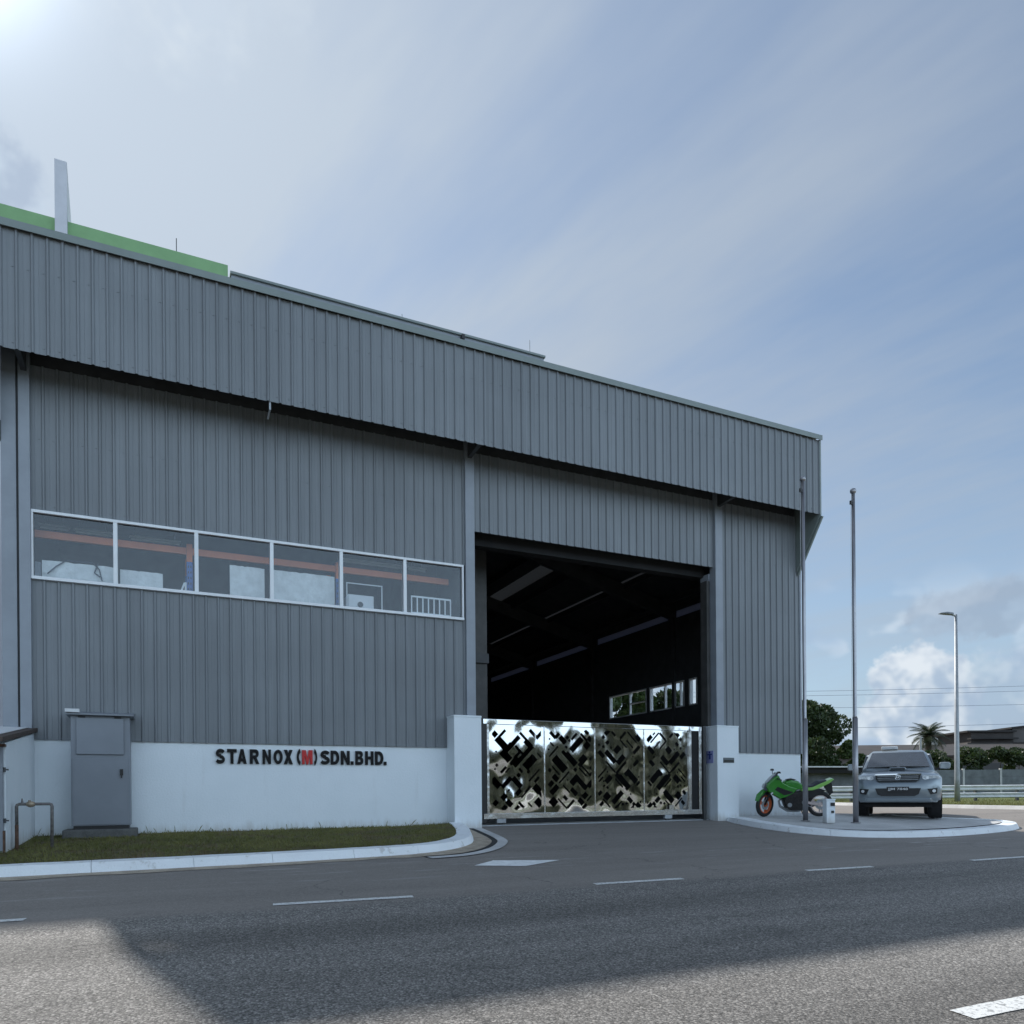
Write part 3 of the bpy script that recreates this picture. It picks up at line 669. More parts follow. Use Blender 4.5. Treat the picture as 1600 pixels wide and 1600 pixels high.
# outer skin of the side wall, same openings, 1.6 m up
mb = MB()
y = 0.1
wall_holes(mb, 'x', 14.745, 14.765, 0.10, HALLY, 1.6, EAVZ, [(3.95, 4.27, 3.34, 4.10), (4.57, 6.33, 3.34, 4.10), (6.57, 8.80, 3.34, 4.10), (14.75, 15.05, 2.95, 3.3), (13.6, 14.0, 2.9, 3.35)] + [(a+0.35, a+4.65, 6.14, 6.36) for a in (0.3, 5, 10, 15, 20)])
while y < HALLY:
    if not (3.85 < y < 8.9 or 13.4 < y < 15.2): mb.box(14.765, 14.79, y, y+0.03, 1.6, 6.10)
    y += PITCH
W(mb, 'side_cladding', 'cladding')
for (a, b, bars) in ((3.95, 4.27, ()), (4.57, 6.33, (4.76, 5.55)), (6.57, 8.80, (7.56,))):
    mb = MB(); mb.box(14.64, 14.76, a-0.03, b+0.03, 3.31, 3.35); mb.box(14.64, 14.76, a-0.03, b+0.03, 4.09, 4.13); mb.box(14.64, 14.76, a-0.03, a+0.02, 3.35, 4.09); mb.box(14.64, 14.76, b-0.02, b+0.03, 3.35, 4.09)
    for q in bars: mb.box(14.66, 14.74, q-0.02, q+0.02, 3.35, 4.09)
    if a > 6: mb.box(14.66, 14.74, 6.6, 7.54, 3.70, 3.74)
    sw = W(mb, 'side_window', 'off_white'); 
    mb = MB(); mb.box(14.70, 14.704, a, b, 3.35, 4.09); W(mb, 'pane', 'glass', sw)
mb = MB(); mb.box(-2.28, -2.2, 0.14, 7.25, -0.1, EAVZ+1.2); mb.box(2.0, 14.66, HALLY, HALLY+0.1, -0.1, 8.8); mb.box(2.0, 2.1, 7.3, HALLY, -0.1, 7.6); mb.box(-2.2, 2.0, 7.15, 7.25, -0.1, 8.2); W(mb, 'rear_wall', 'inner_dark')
mb = MB(); mb.box(5.52, 5.60, 0.06, 7.15, 3.4, 8.3); mb.box(-2.2, 5.52, 6.5, 6.6, 3.5, 8.3); W(mb, 'mezzanine_wall', 'inner_wall')
mb = MB(); mb.box(-2.2, 5.52, 0.06, 6.5, 3.30, 3.55); W(mb, 'mezzanine_floor', 'inner_wall')
mb = MB(); mb.box(-2.2, 14.66, 0.15, HALLY, -0.05, 0.025); W(mb, 'hall_floor', 'floor_conc')
mb = MB(); 
rz0 = lambda x: EAVZ + (14.9-x)*(RIDZ-EAVZ)/(14.9-RIDX) - 0.02
for xa, xb in ((14.9, 13.0), (12.7, 11.0), (10.5, RIDX)): mb.prism([(xa, rz0(xa)), (xa, rz0(xa)+0.08), (xb, rz0(xb)+0.08), (xb, rz0(xb))], 'y', -0.02, HALLY+0.2)
for xa, xb in ((13.0, 12.7), (11.0, 10.5)): mb.prism([(xa, rz0(xa)), (xa, rz0(xa)+0.08), (xb, rz0(xb)+0.08), (xb, rz0(xb))], 'y', -0.02, 0.92)
mb.prism([(-2.4, EAVZ+0.0), (-2.4, EAVZ+0.08), (RIDX, RIDZ+0.08), (RIDX, RIDZ)], 'y', -0.02, 7.25)
mb.prism([(2.0, 7.60), (2.0, 7.68), (RIDX, RIDZ+0.08), (RIDX, RIDZ)], 'y', 7.25, HALLY+0.2)
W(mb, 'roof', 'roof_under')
rz_ = lambda x: EAVZ + (14.9-x)*(RIDZ-EAVZ)/(14.9-RIDX) - 0.02
for xa, xb in ((13.02, 12.68), (11.02, 10.48)):
    for a in (0.9, 5.0, 10.0, 15.0, 20.0):
        mb = MB(); mb.loft([[(xa, a+q, rz_(xa)+0.04), (xb, a+q, rz_(xb)+0.04)] for q in (0.0, 4.1 if a < 1 else 5.0+(1.0 if a == 20.0 else 0))], cap=False, closed=False); W(mb, 'roof_light', 'skylight')
for y in (5.0, 10.0, 15.0, 20.0):
    mb = MB(); mb.box(14.57, 14.655, y-0.06, y+0.06, 0.0, 6.5); mb.bar((14.55, y, 6.3), (RIDX, y, RIDZ-0.25), 0.16, 0.42); mb.bar((RIDX, y, RIDZ-0.25), (2.2, y, 7.45), 0.16, 0.42)
    W(mb, 'portal_frame', 'steel_dark')
for k in range(6):
    x = 14.2 - k*1.45; mb = MB(); mb.box(x-0.03, x+0.03, 0.2, HALLY, rz_(x)-0.22, rz_(x)-0.04); W(mb, 'purlin', 'steel_dark')

# ------------------------------------------------------------------ company name, one mesh for each letter
def glyph(ch, bold=0.0):
    cu = bpy.data.curves.new('glyph', 'FONT'); cu.body = ch; cu.size = 1.0; cu.extrude = 0.02; cu.offset = bold; cu.resolution_u = 6
    o = bpy.data.objects.new('glyph', cu); COL.objects.link(o)
    dg = bpy.context.evaluated_depsgraph_get(); dg.update()
    me = bpy.data.meshes.new_from_object(o.evaluated_get(dg)); bpy.data.objects.remove(o); bpy.data.curves.remove(cu); return me
SG = thing('company_sign', 'black raised letters STARNOX (M) SDN.BHD. on the white wall, M in red', 'sign', (2.4, -0.02, 1.36))
def arc(cx, cy, rx, ry, a0, a1, n=10): return [(cx+rx*math.cos(R(a0+(a1-a0)*k/n)), cy+ry*math.sin(R(a0+(a1-a0)*k/n))) for k in range(n+1)]
def stroke(path, wx, wy):
    L_, R_ = [], []
    for i, p in enumerate(path):
        a, b = path[max(i-1, 0)], path[min(i+1, len(path)-1)]; dx, dy = b[0]-a[0], b[1]-a[1]; l = math.hypot(dx, dy)
        L_.append((p[0]-dy/l*wx/2, p[1]+dx/l*wy/2)); R_.append((p[0]+dy/l*wx/2, p[1]-dx/l*wy/2))
    return L_ + R_[::-1]
GLY = {
 'T': [[(0,1),(1,1),(1,.78),(.66,.78),(.66,0),(.34,0),(.34,.78),(0,.78)]],
 'N': [[(0,0),(0,1),(.30,1),(.71,.40),(.71,1),(1,1),(1,0),(.70,0),(.29,.60),(.29,0)]],
 'H': [[(0,0),(0,1),(.31,1),(.31,.62),(.69,.62),(.69,1),(1,1),(1,0),(.69,0),(.69,.40),(.31,.40),(.31,0)]],
 'X': [[(0,0),(.31,.51),(.02,1),(.37,1),(.5,.74),(.63,1),(.98,1),(.69,.51),(1,0),(.64,0),(.5,.28),(.36,0)]],
 'M': [[(0,0),(0,1),(.36,1),(.5,.42),(.64,1),(1,1),(1,0),(.76,0),(.76,.66),(.59,0),(.41,0),(.24,.66),(.24,0)]],
 'A': [[(0,0),(.35,1),(.65,1),(1,0),(.69,0),(.64,.17),(.36,.17),(.31,0)], [(.42,.38),(.58,.38),(.5,.70)]],
 'O': [arc(.5,.5,.5,.5,0,350,30), arc(.5,.5,.20,.29,0,345,24)],
 'D': [[(0,0),(0,1)]+arc(.46,.5,.54,.5,90,-90,16), [(.30,.22),(.30,.78)]+arc(.42,.5,.26,.28,90,-90,12)],
 'B': [[(0,0),(0,1)]+arc(.62,.75,.32,.25,90,-60,8)+arc(.64,.29,.36,.29,60,-90,10), [(.30,.61),(.30,.80),(.52,.80)]+arc(.54,.705,.09,.095,80,-80,5)+[(.52,.61)], [(.30,.20),(.30,.42),(.54,.42)]+arc(.56,.31,.11,.11,80,-80,5)+[(.54,.20)]],
 'R': [[(0,0),(0,1)]+arc(.60,.71,.36,.29,90,-70,10)+[(1,0),(.65,0),(.42,.39),(.31,.39),(.31,0)], [(.31,.58),(.31,.80),(.52,.80)]+arc(.54,.69,.11,.11,80,-80,6)+[(.52,.58)]],
 'S': [stroke(arc(.52,.72,.35,.17,15,180,9)+arc(.52,.70,.35,.14,190,262,6)+arc(.48,.29,.37,.18,78,0,7)+arc(.48,.27,.37,.16,-10,-165,10), .28, .23)],
 '(': [stroke(arc(1.0,.5,.80,.52,112,248,14), .42, .3)], ')': [stroke(arc(0.0,.5,.80,.52,68,-68,14), .42, .3)],
 '.': [[(0,0),(1,0),(1,1),(0,1)]],
}
def letter(ch, x0, x1, z0, z1, mat):
    cu = bpy.data.curves.new('glyph', 'CURVE'); cu.dimensions = '2D'; cu.fill_mode = 'BOTH'; cu.extrude = 0.02
    pts = GLY[ch]; ux = [p[0] for q in pts for p in q]; uy = [p[1] for q in pts for p in q]; ax, bx, ay, by = min(ux), max(ux), min(uy), max(uy)
    for loop in pts:
        sp = cu.splines.new('POLY'); sp.points.add(len(loop)-1); sp.use_cyclic_u = True
        for q, p in zip(sp.points, loop): q.co = (x0+(p[0]-ax)/(bx-ax)*(x1-x0), z0+(p[1]-ay)/(by-ay)*(z1-z0), 0, 1)
    o = bpy.data.objects.new('glyph', cu); COL.objects.link(o); dg = bpy.context.evaluated_depsgraph_get(); dg.update()
    me = bpy.data.meshes.new_from_object(o.evaluated_get(dg)); bpy.data.objects.remove(o); bpy.data.curves.remove(cu); og = ORG[SG.name]
    for v in me.vertices: x, y, z = v.co; v.co = (x-og[0], -0.024-z-og[1], y-og[2])
    me.update(); return link('letter', me, mat, SG)
LET = [('S', 42, 120), ('T', 140, 222), ('A', 228, 308), ('R', 335, 415), ('N', 445, 517), ('O', 540, 618), ('X', 628, 705), ('(', 740, 772), ('M', 785, 875), (')', 890, 915), ('S', 945, 1022), ('D', 1033, 1105), ('N', 1120, 1195), ('.', 1205, 1228), ('B', 1245, 1312), ('H', 1330, 1400), ('D', 1415, 1485), ('.', 1490, 1512)]
def wall_x(px):  # distance along the wall of a measured point
    u = (px-800)/1168.75; return 14.18*(math.sin(yaw)+u*math.cos(yaw))/(math.cos(yaw)-u*math.sin(yaw))
for ch, a, b in LET:
    x0, x1 = wall_x(330+a/5.517), wall_x(330+b/5.517); z0, z1 = 1.225, 1.487
    if ch == '.': z1 = z0+0.065
    if ch in '()': z0, z1 = 1.205, 1.51
    letter(ch, x0, x1, z0, z1, 'letter_red' if ch == 'M' else 'letter_black')

# ------------------------------------------------------------------ gate pillars
for (x0, x1, lab) in ((5.17, 5.75, 'white plastered gate pillar at the left end of the steel gate'), (11.69, 12.33, 'white plastered gate pillar at the right end of the steel gate, beside the motorcycle')):
    t = thing('gate_pillar', lab, 'pillar', ((x0+x1)/2, -0.22, 0), group='white gate pillars')
    mb = MB(); mb.box(x0, x1, -0.45, -0.002, -0.3, 2.165); mb.build('shaft', 'white_wall', t, bevel=0.01)
    mb = MB(); mb.box(x0-0.006, x1+0.006, -0.456, 0.003, 2.165, 2.205); mb.build('coping', 'white_wall', t, bevel=0.008)
t = thing('letter_slot', 'dark metal letter slot set in the right gate pillar', 'letter slot', (12.02, -0.45, 1.39))
mb = MB(); mb.box(11.86, 12.18, -0.462, -0.448, 1.33, 1.45); mb.build('frame', 'slot_grey', t, bevel=0.003)
mb = MB(); mb.box(11.88, 12.16, -0.468, -0.4625, 1.345, 1.40); mb.build('flap', 'black', t)
t = thing('notice', 'small pale blue notice with a dark blue figure on the right pillar side', 'notice', (11.68, -0.19, 1.47))
mb = MB(); mb.box(11.680, 11.688, -0.31, -0.07, 1.33, 1.62); mb.build('board', 'notice_blue', t)
mb = MB(); mb.box(11.676, 11.6795, -0.225, -0.16, 1.42, 1.52); mb.box(11.676, 11.6795, -0.275, -0.11, 1.521, 1.55); mb.disc((11.678, -0.19, 1.585), (1, 0, 0), 0.028, 0.003, 12); mb.build('figure', 'notice_navy', t)

# ------------------------------------------------------------------ sliding gate, mirror-polished and laser-cut
GY = -0.15
GT = thing('sliding_gate', 'polished stainless steel sliding gate with laser cut diagonal pattern across the drive', 'gate', (8.7, GY, 0))
def Gp(mb, name, mat, parent=GT, **kw): return mb.build(name, mat, parent, **kw)
mb = MB(); mb.box(5.90, 11.45, GY-0.035, GY+0.035, 2.075, 2.18); Gp(mb, 'top_rail', 'mirror_steel', bevel=0.006)
mb = MB(); mb.box(5.90, 11.45, GY-0.04, GY+0.04, 0.135, 0.245); Gp(mb, 'bottom_rail', 'brushed_steel', bevel=0.006)
for x0, x1 in ((11.08, 11.16), (11.37, 11.45), (5.98, 6.03)):
    mb = MB(); mb.box(x0, x1, GY-0.03, GY+0.03, 0.245, 2.075); Gp(mb, 'stile', 'brushed_steel', bevel=0.004)
mb = MB(); mb.box(5.86, 5.975, GY-0.02, GY+0.02, 0.06, 2.07); Gp(mb, 'guide_post', 'black')
mb = MB(); mb.box(11.165, 11.365, GY-0.005, GY+0.005, 0.25, 2.07); Gp(mb, 'end_infill', 'black_matt')
mb = MB(); mb.box(10.50, 10.62, GY-0.06, GY-0.036, 0.25, 0.36); mb.box(10.36, 10.75, GY-0.055, GY-0.042, 0.235, 0.262); Gp(mb, 'latch', 'brushed_steel')
for xw in (6.29, 10.48):
    mb = MB(); mb.box(xw-0.10, xw+0.10, GY-0.045, GY+0.045, 0.05, 0.134); wh_ = Gp(mb, 'wheel_box', 'galv', bevel=0.004)
    mb = MB(); mb.disc((xw, GY, 0.045), (0, 1, 0), 0.05, 0.03, 16); Gp(mb, 'wheel', 'steel_dark', wh_)
mb = MB(); mb.box(5.76, 11.68, GY-0.03, GY+0.03, -0.06, 0.012); o = mb.build('gate_track', 'galv'); struct(o)
mb = MB(); mb.box(11.48, 11.56, GY-0.06, GY+0.06, -0.05, 2.2); o = tag(mb.build('gate_post', 'steel_dark', bevel=0.004), 'dark steel post between the gate end and the right white pillar', 'post')
# cut-outs: (x, y, length, width, slope) in units of 1/800 panel width, 1/1200 panel height
H1 = [(175,310,80,80,1),(245,330,230,42,1),(265,440,150,110,-1),(340,500,170,40,1),(400,460,330,60,1),(600,380,270,50,-1),(560,620,400,55,1),(430,690,150,60,1),(500,530,170,42,-1),(470,610,120,50,1),(620,470,160,40,-1),(690,280,120,60,-1),(780,310,120,60,1),(320,620,190,100,-1),(650,710,230,120,1),(790,610,110,30,-1),(290,830,120,35,1),(340,830,80,30,1),(520,830,80,30,-1),(185,1020,150,90,-1),(330,1010,190,75,1),(470,1010,170,75,-1),(745,970,110,40,1),(745,1110,140,110,-1),(490,1150,110,70,1),(590,1160,210,30,1),(620,1110,130,30,1),(290,1220,80,80,1),(360,1310,100,70,-1),(300,1380,90,60,1),(470,1385,70,50,1),(770,1310,110,110,1),(530,1340,110,40,-1),(810,1200,100,50,-1),(180,1310,70,60,1),(630,850,60,30,1),(200,760,40,40,1),(150,690,30,30,1)]
H2 = [(1000,300,130,50,-1),(1060,300,90,50,1),(1130,370,130,80,-1),(1200,330,60,60,1),(1330,430,260,90,1),(1300,320,130,40,1),(1440,320,150,40,-1),(1480,440,100,100,1),(1520,340,80,60,-1),(1160,580,110,50,-1),(1250,660,230,90,-1),(1090,730,260,120,-1),(1420,660,140,110,1),(1540,650,60,60,1),(1380,740,60,60,1),(1030,830,170,30,-1),(950,830,50,50,1),(1310,810,50,50,1),(1420,850,170,30,-1),(1460,820,170,30,-1),(1540,780,60,50,1),(1530,880,60,40,1),(1030,940,110,80,-1),(1300,980,170,90,1),(1400,1020,230,80,-1),(1530,1030,120,80,1),(970,1030,90,60,1),(1020,1120,150,80,1),(1290,1150,130,70,-1),(1180,1110,160,30,-1),(1450,1210,90,80,1),(1000,1310,120,120,1),(1240,1340,150,40,1),(1390,1300,110,80,-1),(1440,1370,90,50,1),(1130,1330,200,25,-1),(1180,480,40,40,1),(1230,380,40,40,1)]
H3 = [(250,280,110,60,1),(330,300,90,40,-1),(450,320,150,40,1),(560,340,220,25,-1),(640,350,110,70,-1),(250,420,60,60,1),(370,510,110,90,1),(450,430,180,30,-1),(620,510,150,60,1),(200,480,40,40,1),(170,580,120,60,-1),(290,610,230,80,-1),(420,650,170,80,1),(270,730,180,30,-1),(300,760,180,25,-1),(440,730,180,35,1),(400,780,160,30,1),(610,690,110,60,1),(500,820,120,60,1),(560,880,230,90,-1),(370,860,60,60,1),(260,910,130,90,1),(450,940,230,90,-1),(390,960,180,25,-1),(510,1020,100,60,1),(200,940,30,30,1),(200,1000,30,30,1),(240,1020,40,40,1),(640,970,90,40,1),(240,1140,110,110,1),(370,1160,220,80,1),(420,1090,80,50,-1),(230,1230,180,30,-1),(170,1240,70,50,1),(530,1190,100,60,-1),(440,1250,40,40,1),(490,1240,40,40,1),(390,1250,130,25,1),(580,1250,60,50,1),(640,1270,90,70,-1),(560,1300,60,30,1),(350,1290,60,30,1),(680,1230,50,50,1)]
def gate_panel(x0, x1, z0, z1, holes, xa, xb, ya, yb, mirror=False, seed=1):
    c = 0.0195; s2 = math.sqrt(0.5); wd = x1-x0; ht = z1-z0; hs = []
    for (hx, hy, L, Wd, sg) in holes:
        u = (hx-xa)/(xb-xa)*wd; v = (yb-hy)/(yb-ya)*ht
        if mirror: u = wd-u; sg = -sg
        a0 = (u+v)*s2; b0 = (v-u)*s2; k = 0.00150
        hs.append((a0, b0, max(L*k/2, c*0.9), max(Wd*k/2, c*0.45)) if sg > 0 else (a0, b0, max(Wd*k/2, c*0.45), max(L*k/2, c*0.9)))
    # fill the free metal between the large cut-outs with slim bars and small squares
    rg = random.Random(seed); gap = 0.035
    for kind in (0,)*40 + (1,)*50 + (2,)*40:
        L, Wd = ((rg.uniform(0.16, 0.34), rg.choice((0.03, 0.04))) if kind == 0 else (rg.uniform(0.08, 0.13), rg.uniform(0.05, 0.09)) if kind == 1 else (0.04, 0.04))
        if rg.random() < 0.5: L, Wd = Wd, L
        u = rg.uniform(0.09, wd-0.09); v = rg.uniform(0.09, ht-0.09)
        if mirror: u = wd-u; L, Wd = Wd, L
        a0 = round((u+v)*s2/c)*c; b0 = round((v-u)*s2/c)*c
        if all(abs(a0-h[0]) > h[2]+L/2+gap or abs(b0-h[1]) > h[3]+Wd/2+gap for h in hs): hs.append((a0, b0, L/2, Wd/2))
    vid = {}; V = []; F = []
    def vi(x, y):
        key = (round(x, 4), round(y, 4))
        if key not in vid: vid[key] = len(V); V.append((x0+key[0], GY, z0+key[1]))
        return vid[key]
    def clip(poly):
        for ax, lim, sg in ((0, 0, 1), (0, wd, -1), (1, 0, 1), (1, ht, -1)):
            out = []
            for i in range(len(poly)):
                p, q = poly[i-1], poly[i]; dp = (p[ax]-lim)*sg; dq = (q[ax]-lim)*sg
                if dp >= 0: out.append(p)
                if dp*dq < 0: t = dp/(dp-dq); out.append((p[0]+(q[0]-p[0])*t, p[1]+(q[1]-p[1])*t))
            poly = out
            if len(poly) < 3: return None
        return poly
    na = int((wd+ht)*s2/c)+2; nb0 = int(-wd*s2/c)-2; nb1 = int(ht*s2/c)+2
    for i in range(na):
        for j in range(nb0, nb1):
            am, bm_ = (i+0.5)*c, (j+0.5)*c; um, vm = (am-bm_)*s2, (am+bm_)*s2
            if um < -c or um > wd+c or vm < -c or vm > ht+c: continue
            edge = um < 0.075 or um > wd-0.075 or vm < 0.06 or vm > ht-0.06
            if not edge and any(abs(am-h[0]) < h[2] and abs(bm_-h[1]) < h[3] for h in hs): continue
            pl = clip([((A-B)*s2, (A+B)*s2) for A, B in ((i*c, j*c), ((i+1)*c, j*c), ((i+1)*c, (j+1)*c), (i*c, (j+1)*c))])
            if not pl: continue
            idx = []
            for p in pl:
                k = vi(*p)
                if k not in idx: idx.append(k)
            if len(idx) > 2: F.append(tuple(idx))
    og = ORG[GT.name]; me = bpy.data.meshes.new('cut_panel'); me.from_pydata([(v[0]-og[0], v[1]-og[1], v[2]-og[2]) for v in V], [], F)
    bm = bmesh.new(); bm.from_mesh(me); bmesh.ops.recalc_face_normals(bm, faces=bm.faces)
    if sum(f.normal.y for f in bm.faces) > 0: bmesh.ops.reverse_faces(bm, faces=bm.faces)
    bm.to_mesh(me); bm.free()
    o = link('cut_panel', me, 'mirror_steel', GT); so_ = o.modifiers.new('thickness', 'SOLIDIFY'); so_.thickness = 0.006; so_.offset = 0
    return o
PX = [6.03, 7.31, 8.55, 9.84, 11.08]
gate_panel(PX[0], PX[1]-0.004, 0.247, 2.073, H1, 90, 850, 170, 1460, seed=3)
gate_panel(PX[1]+0.004, PX[2]-0.004, 0.247, 2.073, H2, 880, 1590, 170, 1460, seed=5)
gate_panel(PX[2]+0.004, PX[3]-0.004, 0.247, 2.073, H3, 90, 715, 230, 1340, seed=9)
gate_panel(PX[3]+0.004, PX[4]-0.002, 0.247, 2.073, H3, 90, 715, 230, 1340, True, seed=9)
for x in PX[1:4]:
    mb = MB(); mb.box(x-0.012, x+0.012, GY-0.014, GY+0.02, 0.246, 2.074); Gp(mb, 'joint_strip', 'brushed_steel', bevel=0.002)

# ------------------------------------------------------------------ what shows through the strip window
RK = thing('pallet_rack', 'orange and blue pallet rack behind the upstairs strip window', 'rack', (1.8, 0.45, 3.55))
for (a, b) in ((-2.1, 0.405), (0.51, 3.065), (3.17, 5.4)):
    for y, z in ((0.45, 5.045),):
        mb = MB(); mb.box(a, b, y-0.03, y+0.03, z-0.05, z+0.06); mb.box(a, b, y-0.02, y+0.02, z+0.06, z+0.07); mb.build('beam', 'rack_orange', RK)
for x in (0.458, 3.12):
    for y in (0.45, 1.40):
        mb = MB(); mb.box(x-0.048, x+0.048, y-0.045, y+0.045, 3.55, 4.86); up_ = mb.build('upright', 'rack_blue', RK)
        mb = MB()
        for k in range(12): mb.box(x-0.03, x-0.012, y-0.0475, y-0.0455, 3.65+k*0.1, 3.69+k*0.1); mb.box(x+0.012, x+0.03, y-0.0475, y-0.0455, 3.65+k*0.1, 3.69+k*0.1)
        mb.build('slot_holes', 'black', up_)
        mb = MB(); mb.box(x-0.048, x+0.048, y-0.045, y+0.045, 4.86, 5.18); mb.build('upright_cap', 'rack_orange', RK)
def board(x0, x1, z1, lab, y=0.20, th=0.06, mat='wrap'):
    mb = MB(); n = 14; rings = []
    for k in range(n+1):
        x = x0+(x1-x0)*k/n; z = z1+0.010*noise.noise(Vector((k*0.9, z1, 1))); d = 0.015*noise.noise(Vector((x*5, 7, 0)))
        rings.append([(x, y+d, 3.56), (x, y+d-0.008, 4.35), (x, y+d, z), (x, y+d+th, z), (x, y+d+th, 3.56)])
    mb.loft(rings); return tag(mb.build('wrapped_panel', mat), lab, 'panel', 'plastic-wrapped panels behind the strip window')
board(-1.78, -0.71, 4.56, 'long plastic wrapped white panel in the leftmost window pane')
board(-0.64, 0.02, 4.54, 'short plastic wrapped panel in the second window pane from left')
board(1.12, 1.72, 4.83, 'tall pale panel standing in the third window pane from left')
board(1.88, 3.00, 4.83, 'broad pale panel filling most of the fourth window pane')
mb = MB(); mb.tube([(-1.70, 0.16, 4.33), (-1.57, 0.16, 4.47), (-1.43, 0.18, 4.585), (-1.06, 0.20, 4.60), (-0.95, 0.17, 4.49), (-0.91, 0.16, 4.30)], 0.011, 6)
mb.tube([(-0.97, 0.18, 4.59), (-1.02, 0.16, 4.42), (-0.94, 0.15, 4.36)], 0.013, 6); tag(mb.build('strap', 'seat'), 'loose dark strap lying over the wrapped panel in the leftmost pane', 'strap')
mb = MB(); mb.box(-2.02, -1.80, 0.22, 0.62, 3.56, 4.53); tag(mb.build('dark_carton', 'cab_grey', bevel=0.01), 'dark blue grey carton at the left end of the strip window', 'carton')
t = thing('wire_cage', 'white wire frame round a boxed machine in the fifth window pane', 'cage', (3.6, 0.25, 3.55))
mb = MB()
for x in (3.24, 3.93): mb.bar((x, 0.22, 3.56), (x, 0.22, 4.76), 0.018)
mb.bar((3.24, 0.22, 4.75), (3.93, 0.22, 4.75), 0.018); mb.build('frame', 'off_white', t)
mb = MB(); mb.box(3.27, 3.78, 0.26, 0.66, 3.56, 4.55); mc = mb.build('machine', 'off_white', t, bevel=0.015)
mb = MB(); mb.disc((3.51, 0.255, 4.36), (0, 1, 0), 0.055, 0.02, 16); mb.build('dial', 'black', mc)
t = thing('white_barrier', 'white barred safety barrier in the rightmost window pane', 'barrier', (4.95, 0.2, 3.55))
mb = MB(); mb.bar((4.52, 0.2, 4.617), (5.36, 0.2, 4.617), 0.03); mb.bar((4.52, 0.2, 4.29), (5.36, 0.2, 4.29), 0.03); mb.build('rail', 'lamp_white', t)
for k in range(8):
    x = 4.53+k*0.118; mb = MB(); mb.bar((x, 0.2, 3.56), (x, 0.2, 4.617), 0.022); mb.build('bar', 'lamp_white', t)
t = thing('folding_trestle', 'small white folding trestle beside the blue rack upright', 'trestle', (0.31, 0.22, 3.55))
mb = MB(); mb.bar((0.21, 0.2, 4.0), (0.37, 0.2, 4.42), 0.03); mb.bar((0.385, 0.21, 3.56), (0.385, 0.21, 4.43), 0.03); mb.bar((0.05, 0.2, 3.57), (0.21, 0.2, 4.0), 0.03); mb.build('leg', 'lamp_white', t)
for (x0, x1, z, lab) in ((-1.92, -1.46, 5.345, 'faint fluorescent tube, leftmost, above the orange beam'), (-1.39, -0.79, 5.335, 'fluorescent tube above the orange beam in the leftmost pane'), (-0.52, 0.33, 5.33, 'fluorescent tube above the orange beam in the second pane'), (3.28, 4.55, 5.40, 'long fluorescent tube in the fifth window pane'), (4.69, 5.11, 5.40, 'fluorescent tube in the rightmost window pane')):
    t = thing('ceiling_lamp', lab, 'lamp', ((x0+x1)/2, 1.0, z+0.1), group='fluorescent lamps upstairs')
    mb = MB(); mb.box(x0, x1, 0.96, 1.04, z+0.03, z+0.055); mb.build('housing', 'off_white', t)
    mb = MB(); mb.tube([(x0+0.02, 1.0, z), (x1-0.02, 1.0, z)], 0.018, 8); mb.build('tube', 'lamp_white', t)
    mb = MB(); mb.bar((x0+0.1, 1.0, z+0.05), (x0+0.1, 1.0, 7.4), 0.01); mb.bar((x1-0.1, 1.0, z+0.05), (x1-0.1, 1.0, 7.4), 0.01); mb.build('hanger', 'galv', t)

# ------------------------------------------------------------------ green-topped office block behind
GB = thing('office_block', 'office block behind the roofline with bright green parapet and white fin', 'building', (-6, 7.3, 0))
mb = MB(); mb.box(-16, 1.67, 7.3, 19, 0.0, 13.4); mb.build('wall', 'fin_white', GB)
mb = MB(); mb.box(-16.05, 1.68, 7.22, 7.5, 13.4, 14.93); mb.box(1.44, 1.68, 7.5, 19, 13.4, 14.93); mb.box(-16.05, 1.44, 18.8, 19.0, 13.4, 14.93); mb.build('parapet', 'green_paint', GB)
mb = MB(); mb.prism([(7.05, 13.2), (7.05, 16.28), (7.12, 16.3), (8.9, 14.7), (8.9, 13.2)], 'x', -2.30, -2.04); mb.build('fin', 'fin_white', GB)
for x in (0.42, -9.0):
    mb = MB(); mb.tube([(x, 7.3, 14.9), (x, 7.3, 15.32)], 0.012, 6); mb.build('lightning_rod', 'steel_dark', GB)

# ------------------------------------------------------------------ electric cabinet, pipe, bin house
CB = thing('electric_cabinet', 'grey steel electric cabinet on a low plinth against the white wall', 'cabinet', (-0.905, -0.28, 0))
mb = MB(); mb.box(-1.44, -0.39, -0.64, -0.02, -0.15, 0.135); mb.build('plinth', 'conc_dark', CB, bevel=0.02)
mb = MB(); mb.box(-1.30, -0.51, -0.48, -0.03, 0.136, 0.19); mb.build('base', 'black', CB)
mb = MB(); mb.box(-1.325, -0.487, -0.50, -0.02, 0.19, 1.955); mb.build('body', 'cab_grey', CB, bevel=0.006)
mb = MB(); mb.prism([(-0.60, 1.955), (-0.60, 1.985), (-0.02, 2.06), (-0.02, 1.955)], 'x', -1.385, -0.43); rf_ = mb.build('roof', 'cab_grey', CB, bevel=0.004)
mb = MB(); mb.box(-1.39, -1.19, -0.64, -0.56, 1.99, 2.045); mb.build('label_strip', 'off_white', rf_, bevel=0.004)
mb = MB(); mb.box(-1.30, -0.512, -0.511, -0.501, 0.21, 1.27); dr = mb.build('door', 'cab_grey', CB, bevel=0.003)
mb = MB(); mb.box(-0.635, -0.59, -0.535, -0.5115, 1.00, 1.10); mb.box(-0.622, -0.602, -0.545, -0.5355, 0.96, 1.06); mb.build('handle', 'black', dr)
mb = MB(); mb.box(-1.245, -0.575, -0.535, -0.501, 1.335, 1.915); ht_ = mb.build('hatch', 'cab_grey', CB, bevel=0.005)
